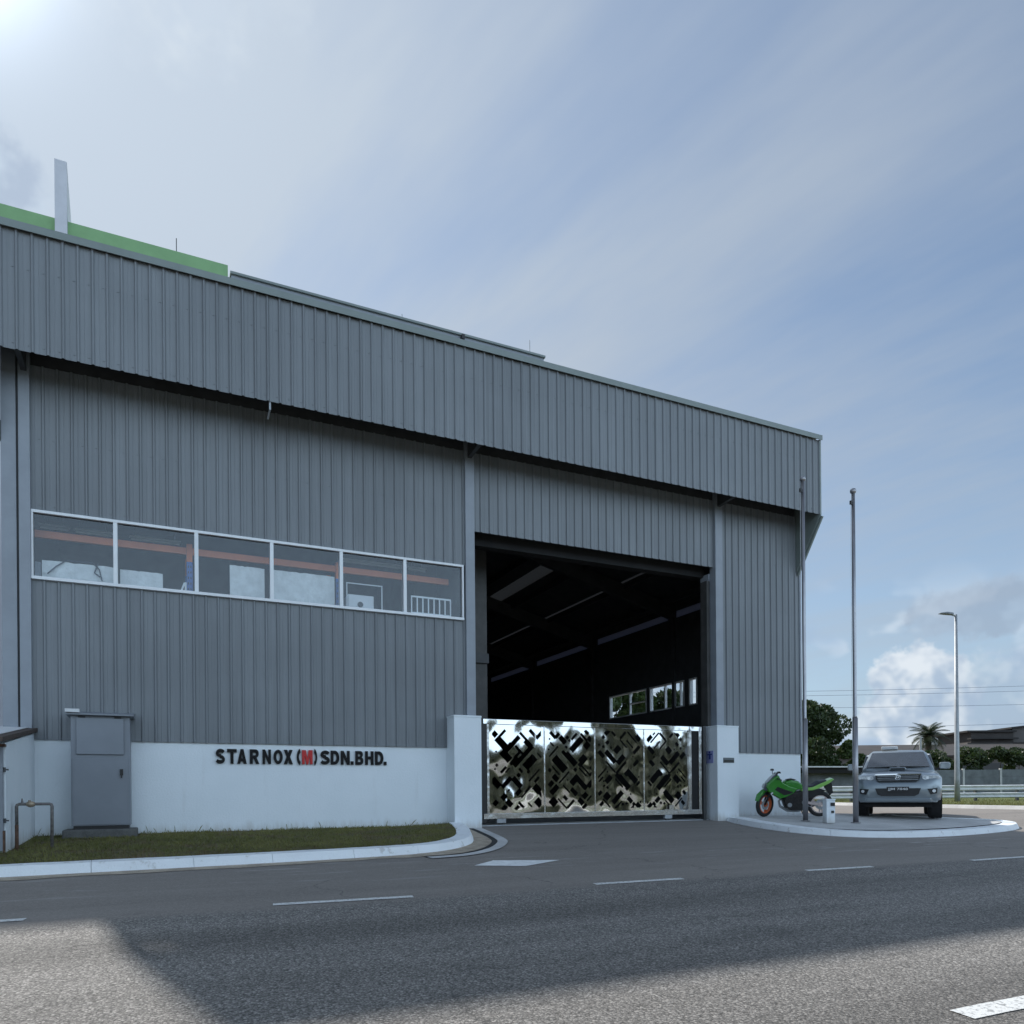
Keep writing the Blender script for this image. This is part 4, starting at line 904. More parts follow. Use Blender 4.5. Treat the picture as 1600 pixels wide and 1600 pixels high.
for x in (-1.17, -0.66):
    mb = MB(); mb.box(x-0.05, x+0.05, -0.515, -0.501, 1.92, 1.945); mb.build('hinge', 'steel_dark', ht_)
WP = thing('water_pipe', 'weathered water pipe arch with a brass valve in the grass by the white wall', 'pipe', (-1.6, -2.1, 0))
mb = MB(); mb.tube([(-1.815, -2.1, -0.15), (-1.815, -2.1, 0.28)], 0.023, 10); mb.build('riser', 'rust', WP, smooth=True)
mb = MB(); mb.tube([(-1.815, -2.1, 0.28), (-1.815, -2.1, 0.53), (-1.807, -2.1, 0.552), (-1.785, -2.1, 0.562), (-1.43, -2.1, 0.562), (-1.408, -2.1, 0.552), (-1.40, -2.1, 0.53), (-1.405, -2.1, -0.15)], 0.021, 10); mb.build('arch', 'pipe_grey', WP, smooth=True)
mb = MB(); mb.tube([(-1.70, -2.1, 0.56), (-1.675, -2.1, 0.56), (-1.655, -2.1, 0.56), (-1.63, -2.1, 0.56), (-1.60, -2.1, 0.56)], [0.026, 0.04, 0.045, 0.04, 0.026], 10); mb.tube([(-1.665, -2.1, 0.565), (-1.665, -2.1, 0.615)], 0.016, 8); mb.build('valve', 'brass', WP, smooth=True)
mb = MB(); mb.tube([(-1.75, -2.1, 0.562), (-1.75, -2.1, 0.64)], [0.02, 0.007], 8); mb.build('tap', 'pipe_grey', WP)
BH = thing('bin_house', 'low white lean-to with brown sloping roof at the left edge, against the wall', 'shed', (-2.5, -1.2, 0))
mb = MB(); mb.prism([(-2.45, -0.3), (-2.45, 1.375), (-0.005, 1.685), (-0.005, -0.3)], 'x', -2.02, -1.88); mb.build('side_wall', 'white_wall', BH, bevel=0.006)
mb = MB(); mb.prism([(-2.45, -0.3), (-2.45, 1.375), (-0.005, 1.685), (-0.005, -0.3)], 'x', -4.52, -4.38); mb.build('side_wall', 'white_wall', BH, bevel=0.006)
mb = MB(); mb.prism([(-2.95, 1.36), (-2.95, 1.42), (-0.003, 1.775), (-0.003, 1.715)], 'x', -4.6, -1.83); rf_ = mb.build('roof', 'roof_brown', BH)
mb = MB(); mb.prism([(-2.93, 1.425), (-2.93, 1.433), (-0.01, 1.788), (-0.01, 1.78)], 'x', -4.57, -1.95); mb.build('roof_sheet', 'off_white', rf_)
mb = MB(); mb.box(-2.95, -1.90, -2.53, -2.47, -0.05, 1.32); dr = mb.build('door', 'cab_grey', BH, bevel=0.005)
mb = MB(); mb.box(-3.0, -1.87, -2.56, -2.45, 1.321, 1.355); mb.build('door_head', 'rust', BH)
for z in (0.35, 1.02):
    mb = MB(); mb.tube([(-1.885, -2.50, z-0.03), (-1.885, -2.50, z+0.03)], 0.016, 8); mb.box(-1.88, -1.84, -2.51, -2.49, z-0.01, z+0.01); mb.build('hinge', 'steel_dark', dr)
mb = MB(); mb.box(-1.905, -1.885, -2.535, -2.465, -0.12, 0.22); mb.build('rusted_edge', 'rust', dr)

# ------------------------------------------------------------------ flagpoles and power post on the island
def flagpole(x, y, top, lab):
    z0 = SL*y+0.12; t = thing('flagpole', lab, 'flagpole', (x, y, z0), group='bare flagpoles on the island')
    mb = MB(); mb.disc((x, y, z0+0.008), (0,0,1), 0.10, 0.016, 20); mb.build('base_plate', 'stainless', t)
    mb = MB(); mb.tube([(x, y, z0+0.014), (x, y, 2.22)], 0.057, 16); mb.build('lower_pole', 'stainless', t, smooth=True)
    mb = MB(); mb.tube([(x, y, 2.22), (x, y, 2.26), (x, y, 4.5), (x, y, top-0.12)], [0.05, 0.038, 0.038, 0.036], 14); mb.build('upper_pole', 'stainless', t, smooth=True)
    mb = MB(); mb.tube([(x, y, top-0.12), (x, y, top-0.09), (x, y, top-0.055), (x, y, top-0.02), (x, y, top)], [0.035, 0.062, 0.066, 0.05, 0.012], 14); mb.build('finial', 'stainless', t, smooth=True)
    mb = MB(); mb.box(x-0.09, x-0.037, y-0.02, y+0.02, top-0.36, top-0.28); mb.build('pulley', 'steel_dark', t)
    mb = MB(); mb.tube([(x-0.075, y, top-0.36), (x-0.085, y, 3.0), (x-0.065, y, 1.2)], 0.004, 5); mb.build('halyard', 'off_white', t)
    mb = MB(); mb.box(x-0.085, x-0.055, y-0.012, y+0.012, 1.12, 1.24); mb.build('cleat', 'stainless', t)
flagpole(12.74, -2.07, 7.55, 'bare stainless flagpole in front of the motorcycle, nearer the building')
flagpole(13.52, -2.72, 7.17, 'bare stainless flagpole beside the pickup, farther from the building')
PPx, PPy = 12.90, -2.56; z0 = SL*PPy+0.12
t = thing('power_post', 'short white power post with two dark sockets between the flagpoles', 'post', (PPx, PPy, z0), R(-22))
mb = MB(); mb.box(-0.095, 0.095, -0.095, 0.095, 0, 0.49); mb.build('body', 'white_wall', t, bevel=0.012, local=True)
mb = MB(); mb.box(-0.105, 0.105, -0.105, 0.105, 0.491, 0.515); mb.build('cap', 'white_wall', t, bevel=0.008, local=True)
for z in (0.40, 0.24):
    mb = MB(); mb.box(-0.01, 0.08, -0.115, -0.0955, z-0.035, z+0.035) if z > 0.3 else mb.box(0.005, 0.06, -0.115, -0.0955, z-0.025, z+0.025); mb.build('socket', 'black', t, local=True)

# ------------------------------------------------------------------ motorcycle
h_ = Vector((12.83-13.9, -0.75+1.37)).normalized()
MC = thing('motorcycle', 'green sports motorcycle with orange front rim parked on its stand before the white wall', 'motorcycle', (13.37, -1.06, 0.057), math.atan2(h_.y, h_.x))
MC.rotation_euler = (R(-8), 0, math.atan2(h_.y, h_.x))      # leaning onto the side stand
def puff(prof, wd, inset, y0=0.0):
    """side profile swelled out to half-width wd, edges drawn in"""
    cx_ = sum(p[0] for p in prof)/len(prof); cz_ = sum(p[1] for p in prof)/len(prof); rings = []
    for s_, yy in ((1-inset, -wd), (1-inset*0.35, -wd*0.72), (1.0, 0.0), (1-inset*0.35, wd*0.72), (1-inset, wd)):
        rings.append([(cx_+(p[0]-cx_)*s_, y0+yy, cz_+(p[1]-cz_)*s_) for p in prof])
    return MB().loft(rings)
def Mo(mb, name, mat, parent=MC, **kw): return mb.build(name, mat, parent, local=True, **kw)
FW, RW = 0.63, -0.62; WR = 0.295
st_ = R(38)     # bars turned a little to the left
for (cx_, col, ang) in ((FW, 'rim_orange', st_), (RW, 'rim_pale', 0.0)):
    ax = (-math.sin(ang), math.cos(ang), 0); c = (cx_, 0, WR)
    ty = Mo(MB().torus(c, ax, WR-0.048, 0.048, 32, 10), 'tyre', 'rubber', smooth=True)
    rm = MB().disc(c, ax, WR-0.075, 0.06, 32, WR-0.105); 
    for k in range(3):
        a = R(20+k*120); e1 = Vector((math.cos(a)*math.cos(ang), math.cos(a)*math.sin(ang), math.sin(a)))
        for s_ in (-0.16, 0.16):
            e2 = Vector((math.cos(a+s_)*math.cos(ang), math.cos(a+s_)*math.sin(ang), math.sin(a+s_))); rm.bar(Vector(c)+e2*0.03, Vector(c)+e2*(WR-0.09), 0.022, 0.03)
    rm.disc(c, ax, 0.045, 0.10, 16); Mo(rm, 'rim', col, ty)
    Mo(MB().disc((cx_, 0.05, WR), ax, 0.12, 0.006, 24, 0.06), 'brake_disc', 'galv', ty)
for s_ in (-1, 1):
    mb = MB().tube([(FW+0.01, 0.085*s_, WR), (FW-0.10, 0.085*s_, 0.62), (FW-0.19, 0.085*s_, 0.86)], 0.022, 10); Mo(mb, 'fork_leg', 'engine', smooth=True)
fd = puff([(FW+0.30, 0.40), (FW+0.24, 0.55), (FW+0.05, 0.655), (FW-0.15, 0.62), (FW-0.26, 0.50), (FW-0.17, 0.565), (FW+0.03, 0.60), (FW+0.2, 0.51)], 0.055, 0.02)
fd.v = [(FW+(v[0]-FW)*math.cos(st_)-v[1]*math.sin(st_), (v[0]-FW)*math.sin(st_)+v[1]*math.cos(st_), v[2]) for v in fd.v]; Mo(fd, 'front_fender', 'moto_green', bevel=0.008)
Mo(puff([(0.60, 0.60), (0.66, 0.72), (0.63, 0.80), (0.52, 0.92), (0.42, 1.00), (0.36, 1.0), (0.28, 0.84), (0.10, 0.74), (-0.10, 0.68), (0.0, 0.56), (0.16, 0.47), (0.32, 0.42), (0.44, 0.50)], 0.17, 0.12), 'fairing', 'moto_green', bevel=0.012)
Mo(puff([(0.64, 0.80), (0.53, 0.925), (0.40, 1.045), (0.355, 1.05), (0.40, 0.94), (0.50, 0.84)], 0.12, 0.18), 'windscreen', 'tinted', bevel=0.01)
Mo(puff([(0.665, 0.62), (0.70, 0.70), (0.665, 0.79), (0.58, 0.80), (0.56, 0.62)], 0.125, 0.22), 'headlight', 'tinted', bevel=0.015)
Mo(puff([(0.27, 0.76), (0.22, 0.85), (0.08, 0.885), (-0.08, 0.86), (-0.20, 0.77), (-0.22, 0.66), (0.0, 0.62), (0.2, 0.66)], 0.15, 0.2), 'fuel_tank', 'moto_green', bevel=0.02)
Mo(puff([(0.46, 0.66), (0.40, 0.74), (0.20, 0.66), (0.02, 0.60), (0.10, 0.555), (0.24, 0.53)], 0.178, 0.06), 'side_vent', 'black')
Mo(puff([(0.18, 0.875), (0.05, 0.905), (-0.06, 0.88), (0.05, 0.865)], 0.07, 0.1), 'tank_pad', 'black')
Mo(puff([(-0.17, 0.775), (-0.30, 0.745), (-0.42, 0.75), (-0.55, 0.84), (-0.74, 0.875), (-0.74, 0.84), (-0.5, 0.73), (-0.2, 0.66)], 0.11, 0.1), 'seat', 'seat', bevel=0.015)
Mo(puff([(-0.15, 0.70), (-0.40, 0.70), (-0.60, 0.80), (-0.86, 0.91), (-0.90, 0.885), (-0.80, 0.80), (-0.62, 0.70), (-0.42, 0.63), (-0.15, 0.61)], 0.115, 0.05), 'tail_cowl', 'moto_lime', bevel=0.01)
Mo(puff([(-0.80, 0.82), (-0.86, 0.80), (-0.90, 0.56), (-0.83, 0.50), (-0.70, 0.70)], 0.05, 0.05), 'rear_mudguard', 'black')
Mo(puff([(0.20, 0.50), (0.24, 0.38), (0.18, 0.22), (0.05, 0.16), (-0.20, 0.16), (-0.30, 0.25), (-0.30, 0.46), (-0.20, 0.62), (0.05, 0.60)], 0.15, 0.08), 'engine_block', 'engine', bevel=0.015)
for (x, z, r_) in ((-0.06, 0.36, 0.085), (-0.22, 0.36, 0.05), (0.10, 0.30, 0.05)):
    Mo(MB().disc((x, 0.15, z), (0, 1, 0), r_, 0.03, 20), 'engine_cover', 'galv' if r_ < 0.06 else 'engine')
Mo(MB().tube([(0.20, -0.06, 0.48), (0.30, -0.05, 0.36), (0.27, -0.04, 0.24), (0.10, -0.04, 0.14), (-0.15, -0.06, 0.13), (-0.40, -0.13, 0.20), (-0.75, -0.15, 0.36)], [0.02, 0.025, 0.03, 0.035, 0.03, 0.04, 0.045], 10), 'exhaust', 'galv', smooth=True)
Mo(MB().bar((-0.20, 0.08, 0.36), (RW, 0.08, WR), 0.03, 0.06).bar((-0.20, -0.08, 0.36), (RW, -0.08, WR), 0.03, 0.06), 'swingarm', 'rim_pale')
Mo(MB().tube([(-0.30, 0, 0.62), (-0.42, 0, 0.42)], 0.03, 10), 'shock_absorber', 'engine')
Mo(puff([(-0.22, 0.62), (-0.40, 0.62), (-0.62, 0.66), (-0.74, 0.62), (-0.60, 0.55), (-0.42, 0.44), (-0.26, 0.42)], 0.07, 0.05), 'rear_frame', 'black')
Mo(MB().tube([(-0.24, 0.11, 0.30), (-0.34, 0.16, 0.27), (-0.34, 0.26, 0.27)], 0.012, 8), 'footpeg', 'galv')
Mo(MB().tube([(0.34, 0.06, 0.70), (0.28, 0.13, 0.52), (0.16, 0.15, 0.42)], 0.010, 6), 'cable', 'black')
Mo(MB().tube([(0.34, 0.30, 0.90), (0.40, 0.18, 0.92), (0.42, 0, 0.93), (0.40, -0.18, 0.92), (0.34, -0.30, 0.90)], 0.014, 8), 'handlebar', 'black', smooth=True)
for s_ in (-1, 1):
    mb = MB().tube([(0.43, 0.16*s_, 0.98), (0.42, 0.25*s_, 1.08)], 0.008, 6); mr = Mo(mb, 'mirror', 'black')
    Mo(puff([(0.45, 1.06), (0.43, 1.10), (0.38, 1.10), (0.37, 1.06)], 0.05, 0.1, 0.30*s_), 'mirror_head', 'black', mr)
Mo(MB().tube([(-0.16, 0.12, 0.20), (-0.22, 0.22, 0.03)], 0.012, 8).box(-0.25, -0.19, 0.20, 0.26, 0.022, 0.032), 'side_stand', 'black')
Mo(MB().bar((0.50, 0.175, 0.60), (0.54, 0.175, 0.56), 0.03).bar((0.52, -0.175, 0.60), (0.54, -0.175, 0.56), 0.03), 'indicator', 'lens')

# ------------------------------------------------------------------ pickup truck, nose towards the road
TR = thing('pickup_truck', 'silver grey pickup truck with hood scoop parked on the island facing the road', 'pickup', (16.03+0.79*1.42, -1.80+0.61*1.42, 0.0), math.atan2(0.79, -0.61))
def T(mb, name, mat, parent=TR, **kw): return mb.build(name, mat, parent, local=True, **kw)
def body_ring(y, zb, wd, zs, zt, crown, flare=0.0):
    half = [(0, zb), (wd*0.80, zb), (wd*0.97, zb+0.06), (wd+flare, zb+(zs-zb)*0.5), (wd, zs), (wd*0.93, zs+(zt-zs)*0.65), (wd*0.80, zt), (wd*0.4, zt+crown*0.8), (0, zt+crown)]
    return [(x, y, z) for x, z in half] + [(-x, y, z) for x, z in reversed(half[1:-1])]
body = MB().loft([body_ring(2.30, 0.42, 0.60, 0.66, 0.74, 0.0), body_ring(2.26, 0.38, 0.76, 0.80, 0.90, 0.01), body_ring(2.17, 0.37, 0.86, 0.88, 0.985, 0.02), body_ring(2.00, 0.37, 0.90, 0.93, 1.025, 0.03), body_ring(1.6, 0.40, 0.905, 0.97, 1.07, 0.04), body_ring(1.1, 0.42, 0.905, 1.0, 1.11, 0.045), body_ring(0.85, 0.42, 0.90, 1.03, 1.14, 0.03), body_ring(0.3, 0.42, 0.90, 1.04, 1.14, 0.0), body_ring(-2.55, 0.44, 0.90, 1.04, 1.12, 0.0), body_ring(-2.65, 0.5, 0.87, 0.98, 1.06, 0.0)])
bd = T(body, 'body', 'paint_silver', smooth=True)
def cring(y, zb, wb, zt, wt):
    half = [(0, zb), (wb, zb), (wb-(wb-wt)*0.45, zb+(zt-zb)*0.5), (wt, zt-0.06*(zt-zb)/0.5), (wt-0.09, zt), (0, zt+0.015)]
    return [(x, y, z) for x, z in half] + [(-x, y, z) for x, z in reversed(half[1:-1])]
T(MB().loft([cring(0.98, 1.08, 0.80, 1.15, 0.76), cring(0.80, 1.06, 0.82, 1.29, 0.74), cring(0.36, 1.05, 0.83, 1.60, 0.665), cring(0.15, 1.05, 0.83, 1.665, 0.65), cring(-0.5, 1.05, 0.83, 1.69, 0.65), cring(-1.15, 1.05, 0.83, 1.67, 0.64), cring(-1.35, 1.05, 0.82, 1.55, 0.66), cring(-1.45, 1.05, 0.82, 1.10, 0.80)]), 'cab', 'paint_silver', smooth=True)
ws = MB(); rows = []
for k in range(9):
    s_ = -1+2*k/8; bow = 0.055*(1-s_*s_)
    rows.append([(s_*0.70, 0.905+bow, 1.232), (s_*0.635, 0.62+bow, 1.435), (s_*0.575, 0.375+bow*0.8, 1.610)])
ws.loft(rows, cap=False, closed=False); wsh = T(ws, 'windscreen', 'tinted', smooth=True)
T(MB().bar((-0.55, 0.985, 1.225), (-0.05, 0.985, 1.24), 0.015).bar((0.02, 0.985, 1.24), (0.5, 0.985, 1.225), 0.015), 'wiper', 'black', wsh)
for s_ in (-1, 1):
    mb = MB(); mb.face([(s_*0.80, 0.62, 1.17), (s_*0.815, -0.45, 1.17), (s_*0.70, -0.45, 1.60), (s_*0.72, 0.33, 1.54)]); mb.face([(s_*0.815, -0.50, 1.17), (s_*0.812, -1.28, 1.17), (s_*0.70, -1.18, 1.58), (s_*0.70, -0.50, 1.60)])
    sw = T(mb, 'side_window', 'tinted'); so_ = sw.modifiers.new('t', 'SOLIDIFY'); so_.thickness = 0.05
T(MB().loft([[(-0.20, 1.02, 1.165), (0.20, 1.02, 1.165), (0.17, 1.02, 1.225), (-0.17, 1.02, 1.225)], [(-0.19, 1.35, 1.145), (0.19, 1.35, 1.145), (0.165, 1.35, 1.205), (-0.165, 1.35, 1.205)]]), 'hood_scoop', 'paint_silver', bevel=0.012)
T(MB().box(-0.155, 0.155, 1.345, 1.356, 1.155, 1.192), 'scoop_mouth', 'black')
def plate(poly, y0, y1, name, mat, parent=TR, bev=0.0):
    return T(MB().loft([[(x, y0 if not callable(y0) else y0(x), z) for x, z in poly], [(x, y1 if not callable(y1) else y1(x), z) for x, z in poly]]), name, mat, parent, bevel=bev)
nose = lambda d: (lambda x: 2.325 - 0.10*(abs(x)/0.8)**3 + d)
gr = plate([(-0.47, 1.005), (0.47, 1.005), (0.44, 0.90), (0.38, 0.855), (-0.38, 0.855), (-0.44, 0.90)], nose(-0.10), nose(0.006), 'grille', 'black')
for z in (0.975, 0.935, 0.895):
    T(MB().bar((-0.42, nose(0.012)(0.42), z), (0, nose(0.02)(0), z), 0.016, 0.012).bar((0.42, nose(0.012)(0.42), z), (0, nose(0.02)(0), z), 0.016, 0.012), 'grille_bar', 'galv', gr)
T(MB().torus((0, 2.345, 0.955), (0, 1, 0), 0.055, 0.009, 24, 8).torus((0, 2.35, 0.967), (0, 1, 0), 0.028, 0.006, 18, 6), 'badge', 'chrome', gr)
T(MB().bar((-0.48, nose(0.0)(0.48), 1.018), (0, nose(0.012)(0), 1.022), 0.03, 0.028).bar((0.48, nose(0.0)(0.48), 1.018), (0, nose(0.012)(0), 1.022), 0.03, 0.028), 'hood_lip', 'chrome')
for s_ in (-1, 1):
    hl = plate([(s_*0.50, 1.00), (s_*0.83, 0.995), (s_*0.86, 0.93), (s_*0.80, 0.875), (s_*0.60, 0.87), (s_*0.50, 0.91)], lambda x: 2.15-0.16*(abs(x)/0.8)**2.2, lambda x: 2.325-0.135*(abs(x)/0.8)**2.6, 'headlight', 'headlamp', bev=0.01)
    T(MB().disc((s_*0.60, 2.27, 0.935), (0, 1, 0), 0.035, 0.02, 16), 'bulb', 'lens', hl)
    plate([(s_*0.60, 0.68), (s_*0.80, 0.70), (s_*0.79, 0.58), (s_*0.66, 0.555)], nose(-0.2), nose(0.035), 'fog_recess', 'black')
    T(MB().disc((s_*0.73, 2.285, 0.635), (0, 1, 0), 0.035, 0.03, 16), 'fog_lamp', 'lens')
    mb = puff([(1.0, 1.16), (1.0, 1.32), (0.94, 1.34), (0.88, 1.30), (0.88, 1.17)], 0.13, 0.2)
    mb.v = [(s_*1.02+v[1]*0.9, v[0]-0.25, v[2]) for v in mb.v]; mr = T(mb, 'door_mirror', 'paint_silver', bevel=0.02, smooth=False)
    T(MB().bar((s_*0.82, 0.66, 1.16), (s_*0.95, 0.68, 1.20), 0.05, 0.05), 'mirror_arm', 'black', mr)
plate([(-0.47, 0.70), (0.47, 0.70), (0.42, 0.56), (0.34, 0.52), (-0.34, 0.52), (-0.42, 0.56)], nose(-0.15), nose(0.010), 'bumper_intake', 'black')
pl = plate([(-0.23, 0.615), (0.23, 0.615), (0.23, 0.735), (-0.23, 0.735)], 2.31, 2.345, 'number_plate', 'plate_black')
def tglyph(txt, x0, x1, z0, z1, y, parent):
    me = glyph(txt, 0.012); xs_ = [v.co.x for v in me.vertices]; ys_ = [v.co.y for v in me.vertices]; ax, bx, ay, by = min(xs_), max(xs_), min(ys_), max(ys_)
    for v in me.vertices: v.co = (x1-(v.co.x-ax)/(bx-ax)*(x1-x0), y+v.co.z*0.1, z0+(v.co.y-ay)/(by-ay)*(z1-z0))
    return link('plate_text', me, 'plate_white', parent)
tglyph('JJM 7848', -0.205, 0.205, 0.643, 0.710, 2.3475, pl)
T(MB().loft([[(-0.82, 2.10, 0.37), (0.82, 2.10, 0.37), (0.80, 2.12, 0.49), (-0.80, 2.12, 0.49)], [(-0.66, 2.30, 0.385), (0.66, 2.30, 0.385), (0.66, 2.31, 0.47), (-0.66, 2.31, 0.47)]]), 'lower_bumper', 'paint_silver', bevel=0.02)
T(MB().box(-0.70, 0.70, -2.3, 2.05, 0.26, 0.42), 'underbody', 'black_matt')
for (yy) in (1.42, -1.60):
    for s_ in (-1, 1):
        ty = T(MB().tube([(s_*0.88, yy, 0.36), (s_*0.86, yy, 0.36), (s_*0.66, yy, 0.36), (s_*0.63, yy, 0.36)], [0.33, 0.365, 0.365, 0.33], 28), 'tyre', 'rubber', smooth=False)
        T(MB().disc((s_*0.875, yy, 0.36), (1, 0, 0), 0.235, 0.03, 24), 'rim', 'galv', ty)
        T(MB().disc((s_*0.80, yy, 0.41), (1, 0, 0), 0.42, 0.22, 28), 'arch_liner', 'black_matt')
t = tag(MB().box(-0.19, 0.19, -0.30, 0.10, 0, 0.085).build('roof_box', 'off_white', bevel=0.02), 'small pale box on the roof of the silver pickup', 'box')
t.location = (16.03+0.79*1.5-0.13, -1.80+0.61*1.5+0.13, 1.705); t.rotation_euler = (0, 0, math.atan2(0.79, -0.61))

# ------------------------------------------------------------------ far side: lamp post, guardrail, fence, trees
LP = thing('street_lamp', 'tall slim galvanised street lamp standing behind the guardrail', 'street lamp', (32.7, 8.06, 0.11))
mb = MB(); mb.tube([(32.7, 8.06, 0.05), (32.7, 8.06, 1.2), (32.7, 8.06, 8.62)], [0.12, 0.11, 0.06], 12); mb.build('pole', 'galv', LP, smooth=True)
mb = MB(); mb.box(32.62, 32.78, 7.98, 8.14, 0.08, 0.13); mb.build('base_plate', 'galv', LP)
LD = Vector((32.09-32.64, 8.35-8.10, 0)).normalized()
mb = MB(); mb.tube([Vector((32.7, 8.06, 8.56)), Vector((32.7, 8.06, 8.60))+LD*0.15, Vector((32.7, 8.06, 8.63))+LD*0.22], 0.04, 8)
mb.build('arm', 'galv', LP)
mb = MB(); mb.loft([[Vector((32.7, 8.06, 8.60))+LD*0.15+Vector((-LD.y, LD.x, 0))*a*0.10+Vector((0, 0, b)) for a, b in ((-1, 0), (1, 0), (1, 0.09), (-1, 0.09))], [Vector((32.7, 8.06, 8.64))+LD*0.45+Vector((-LD.y, LD.x, 0))*a*0.16+Vector((0, 0, b)) for a, b in ((-1, 0), (1, 0), (1, 0.08), (-1, 0.08))], [Vector((32.7, 8.06, 8.66))+LD*0.75+Vector((-LD.y, LD.x, 0))*a*0.10+Vector((0, 0, b)) for a, b in ((-1, 0), (1, 0), (1, 0.03), (-1, 0.03))]]); mb.build('lamp_head', 'cab_grey', LP, bevel=0.01)
# guardrail: two W-beams on posts, running along rgt
G0 = Vector((26.0, 13.4, 0)); GL = 24.0; gdir = Vector((rgt.x, rgt.y, 0)); gn = Vector((-fwd.x, -fwd.y, 0))
GR = thing('guardrail', 'double galvanised guardrail along the far verge', 'guardrail', tuple(G0 + Vector((0, 0, 0.12))))
for z in (0.63, 0.27):
    prof = [(0.0, 0.15), (0.045, 0.125), (0.06, 0.10), (0.045, 0.06), (0.0, 0.0), (0.045, -0.06), (0.06, -0.10), (0.045, -0.125), (0.0, -0.15)]
    for k in range(6):
        mb = MB(); a = G0+gdir*(k*GL/6); b = G0+gdir*((k+1)*GL/6+0.12)
        mb.loft([[p + gn*(q[0]+0.09+(0.004 if k % 2 else 0)) + Vector((0, 0, 0.12+z+q[1]*0.85)) for q in prof] for p in (a, b)], cap=False, closed=False)
        o = mb.build('beam', 'galv_bright', GR); so_ = o.modifiers.new('t', 'SOLIDIFY'); so_.thickness = 0.006
for k in range(13):
    p = G0+gdir*(k*2.0+0.4); mb = MB(); mb.bar(p+Vector((0, 0, 0.0)), p+Vector((0, 0, 0.85)), 0.10, 0.13, up=tuple(gn)); mb.build('post', 'steel_dark', GR)
# precast fence
F0 = Vector((31.5, 24.3, 0)); FN = thing('precast_fence', 'weathered grey concrete panel fence behind the guardrail', 'fence', tuple(F0))
for k in range(14):
    a = F0+gdir*(k*2.4); b = F0+gdir*(k*2.4+2.4)
    mb = MB(); mb.bar(a+Vector((0, 0, -0.1)), a+Vector((0, 0, 2.02)), 0.13, 0.14, up=tuple(gn)); mb.build('post', 'concrete', FN)
    for j in range(4):
        mb = MB(); z = 0.05+j*0.475; mb.bar(a+gdir*0.06+Vector((0, 0, z+0.235)), b-gdir*0.06+Vector((0, 0, z+0.235)), 0.06, 0.465); mb.build('panel', 'fence_conc', FN)
S0 = Vector((30.5, 19.3, 0)); SH = thing('lean_to_shed', 'low shed with pale edged dark roof under the tree, left of the pickup', 'shed', tuple(S0))
mb = MB(); mb.bar(S0+Vector((0, 0, 0.95)), S0+gdir*6.6+Vector((0, 0, 0.95)), 0.08, 1.5); mb.build('wall', 'fence_conc', SH)
mb = MB(); mb.bar(S0+gn*0.3+Vector((0, 0, 1.86)), S0+gdir*6.8+gn*0.3+Vector((0, 0, 1.80)), 0.9, 0.30); mb.build('eave', 'black_matt', SH)
mb = MB(); mb.bar(S0+gn*0.35+Vector((0, 0, 2.06)), S0+gdir*6.9+gn*0.35+Vector((0, 0, 2.0)), 1.2, 0.07); mb.build('roof_edge', 'off_white', SH)

def leaves(mb, centers, n, size, squash=0.8):
    for _ in range(n):
        c, r_ = random.choice(centers)
        while True:
            d = Vector((random.uniform(-1, 1), random.uniform(-1, 1), random.uniform(-1, 1)))
            if 0.15 < d.length < 1: break
        d = d.normalized()*(d.length**0.45)
        p = c + Vector((d.x*r_, d.y*r_, d.z*r_*squash)); s_ = size*random.uniform(0.6, 1.4)
        u = Vector((random.gauss(0, 1), random.gauss(0, 1), random.gauss(0, 0.6))).normalized(); q = u.orthogonal().normalized(); q.rotate(Matrix.Rotation(random.uniform(0, 6.28), 3, u))
        v = u.cross(q); i = len(mb.v)
        mb.v += [tuple(p-q*s_), tuple(p+v*s_*0.45), tuple(p+q*s_), tuple(p-v*s_*0.45)]; mb.f.append((i, i+1, i+2, i+3))
def leafmesh(mb, name, mat, parent=None):
    off = ORG.get(parent.name, (0, 0, 0)) if parent else (0, 0, 0)
    me = bpy.data.meshes.new(name); me.from_pydata([(a-off[0], b-off[1], c-off[2]) for a, b, c in mb.v], [], mb.f); return link(name, me, mat, parent)
def tree(name, label, base, H, rad, nclump, nleaf, lsize, mat, cat='tree', trunk=0.14, low=0.35, group=None):
    base = Vector(base); t = thing(name, label, cat, tuple(base), group=group)
    cl = []
    for _ in range(nclump):
        a = random.uniform(0, 6.28); k = random.random()**0.5; hz = random.uniform(low, 0.93)
        prof_ = math.sin(math.pi*min(1, (hz-low)/(1.05-low)*0.8+0.2))
        cl.append((base+Vector((math.cos(a)*rad*k*prof_*0.85, math.sin(a)*rad*k*prof_*0.85, H*hz)), rad*random.uniform(0.22, 0.40)))
    mb = MB(); leaves(mb, cl, nleaf, lsize); leafmesh(mb, 'crown', mat, t)
    mb = MB(); mb.tube([base-Vector((0, 0, 0.2)), base+Vector((0.05, 0.02, H*0.3)), base+Vector((0.1, -0.05, H*0.6))], [trunk, trunk*0.8, trunk*0.4], 10)
    for c, r_ in cl[:7]: mb.tube([base+Vector((0.05, 0, H*0.3)), (base+Vector((0.05, 0, H*0.35)))*0.45+c*0.55, c], [trunk*0.5, trunk*0.3, 0.02], 6)
    mb.build('trunk', 'bark', t, smooth=True); return t
tree('broadleaf_tree', 'dense dark green tree close to the warehouse corner, behind the shed', (41.0, 24.2, 0), 7.0, 2.6, 40, 18000, 0.14, 'leaf_dark', low=0.18)
tree('broadleaf_tree', 'smaller yellowish green tree beside the dark one, left of the pickup', (43.6, 23.2, 0), 4.4, 1.3, 18, 6500, 0.13, 'leaf_mid', low=0.2)
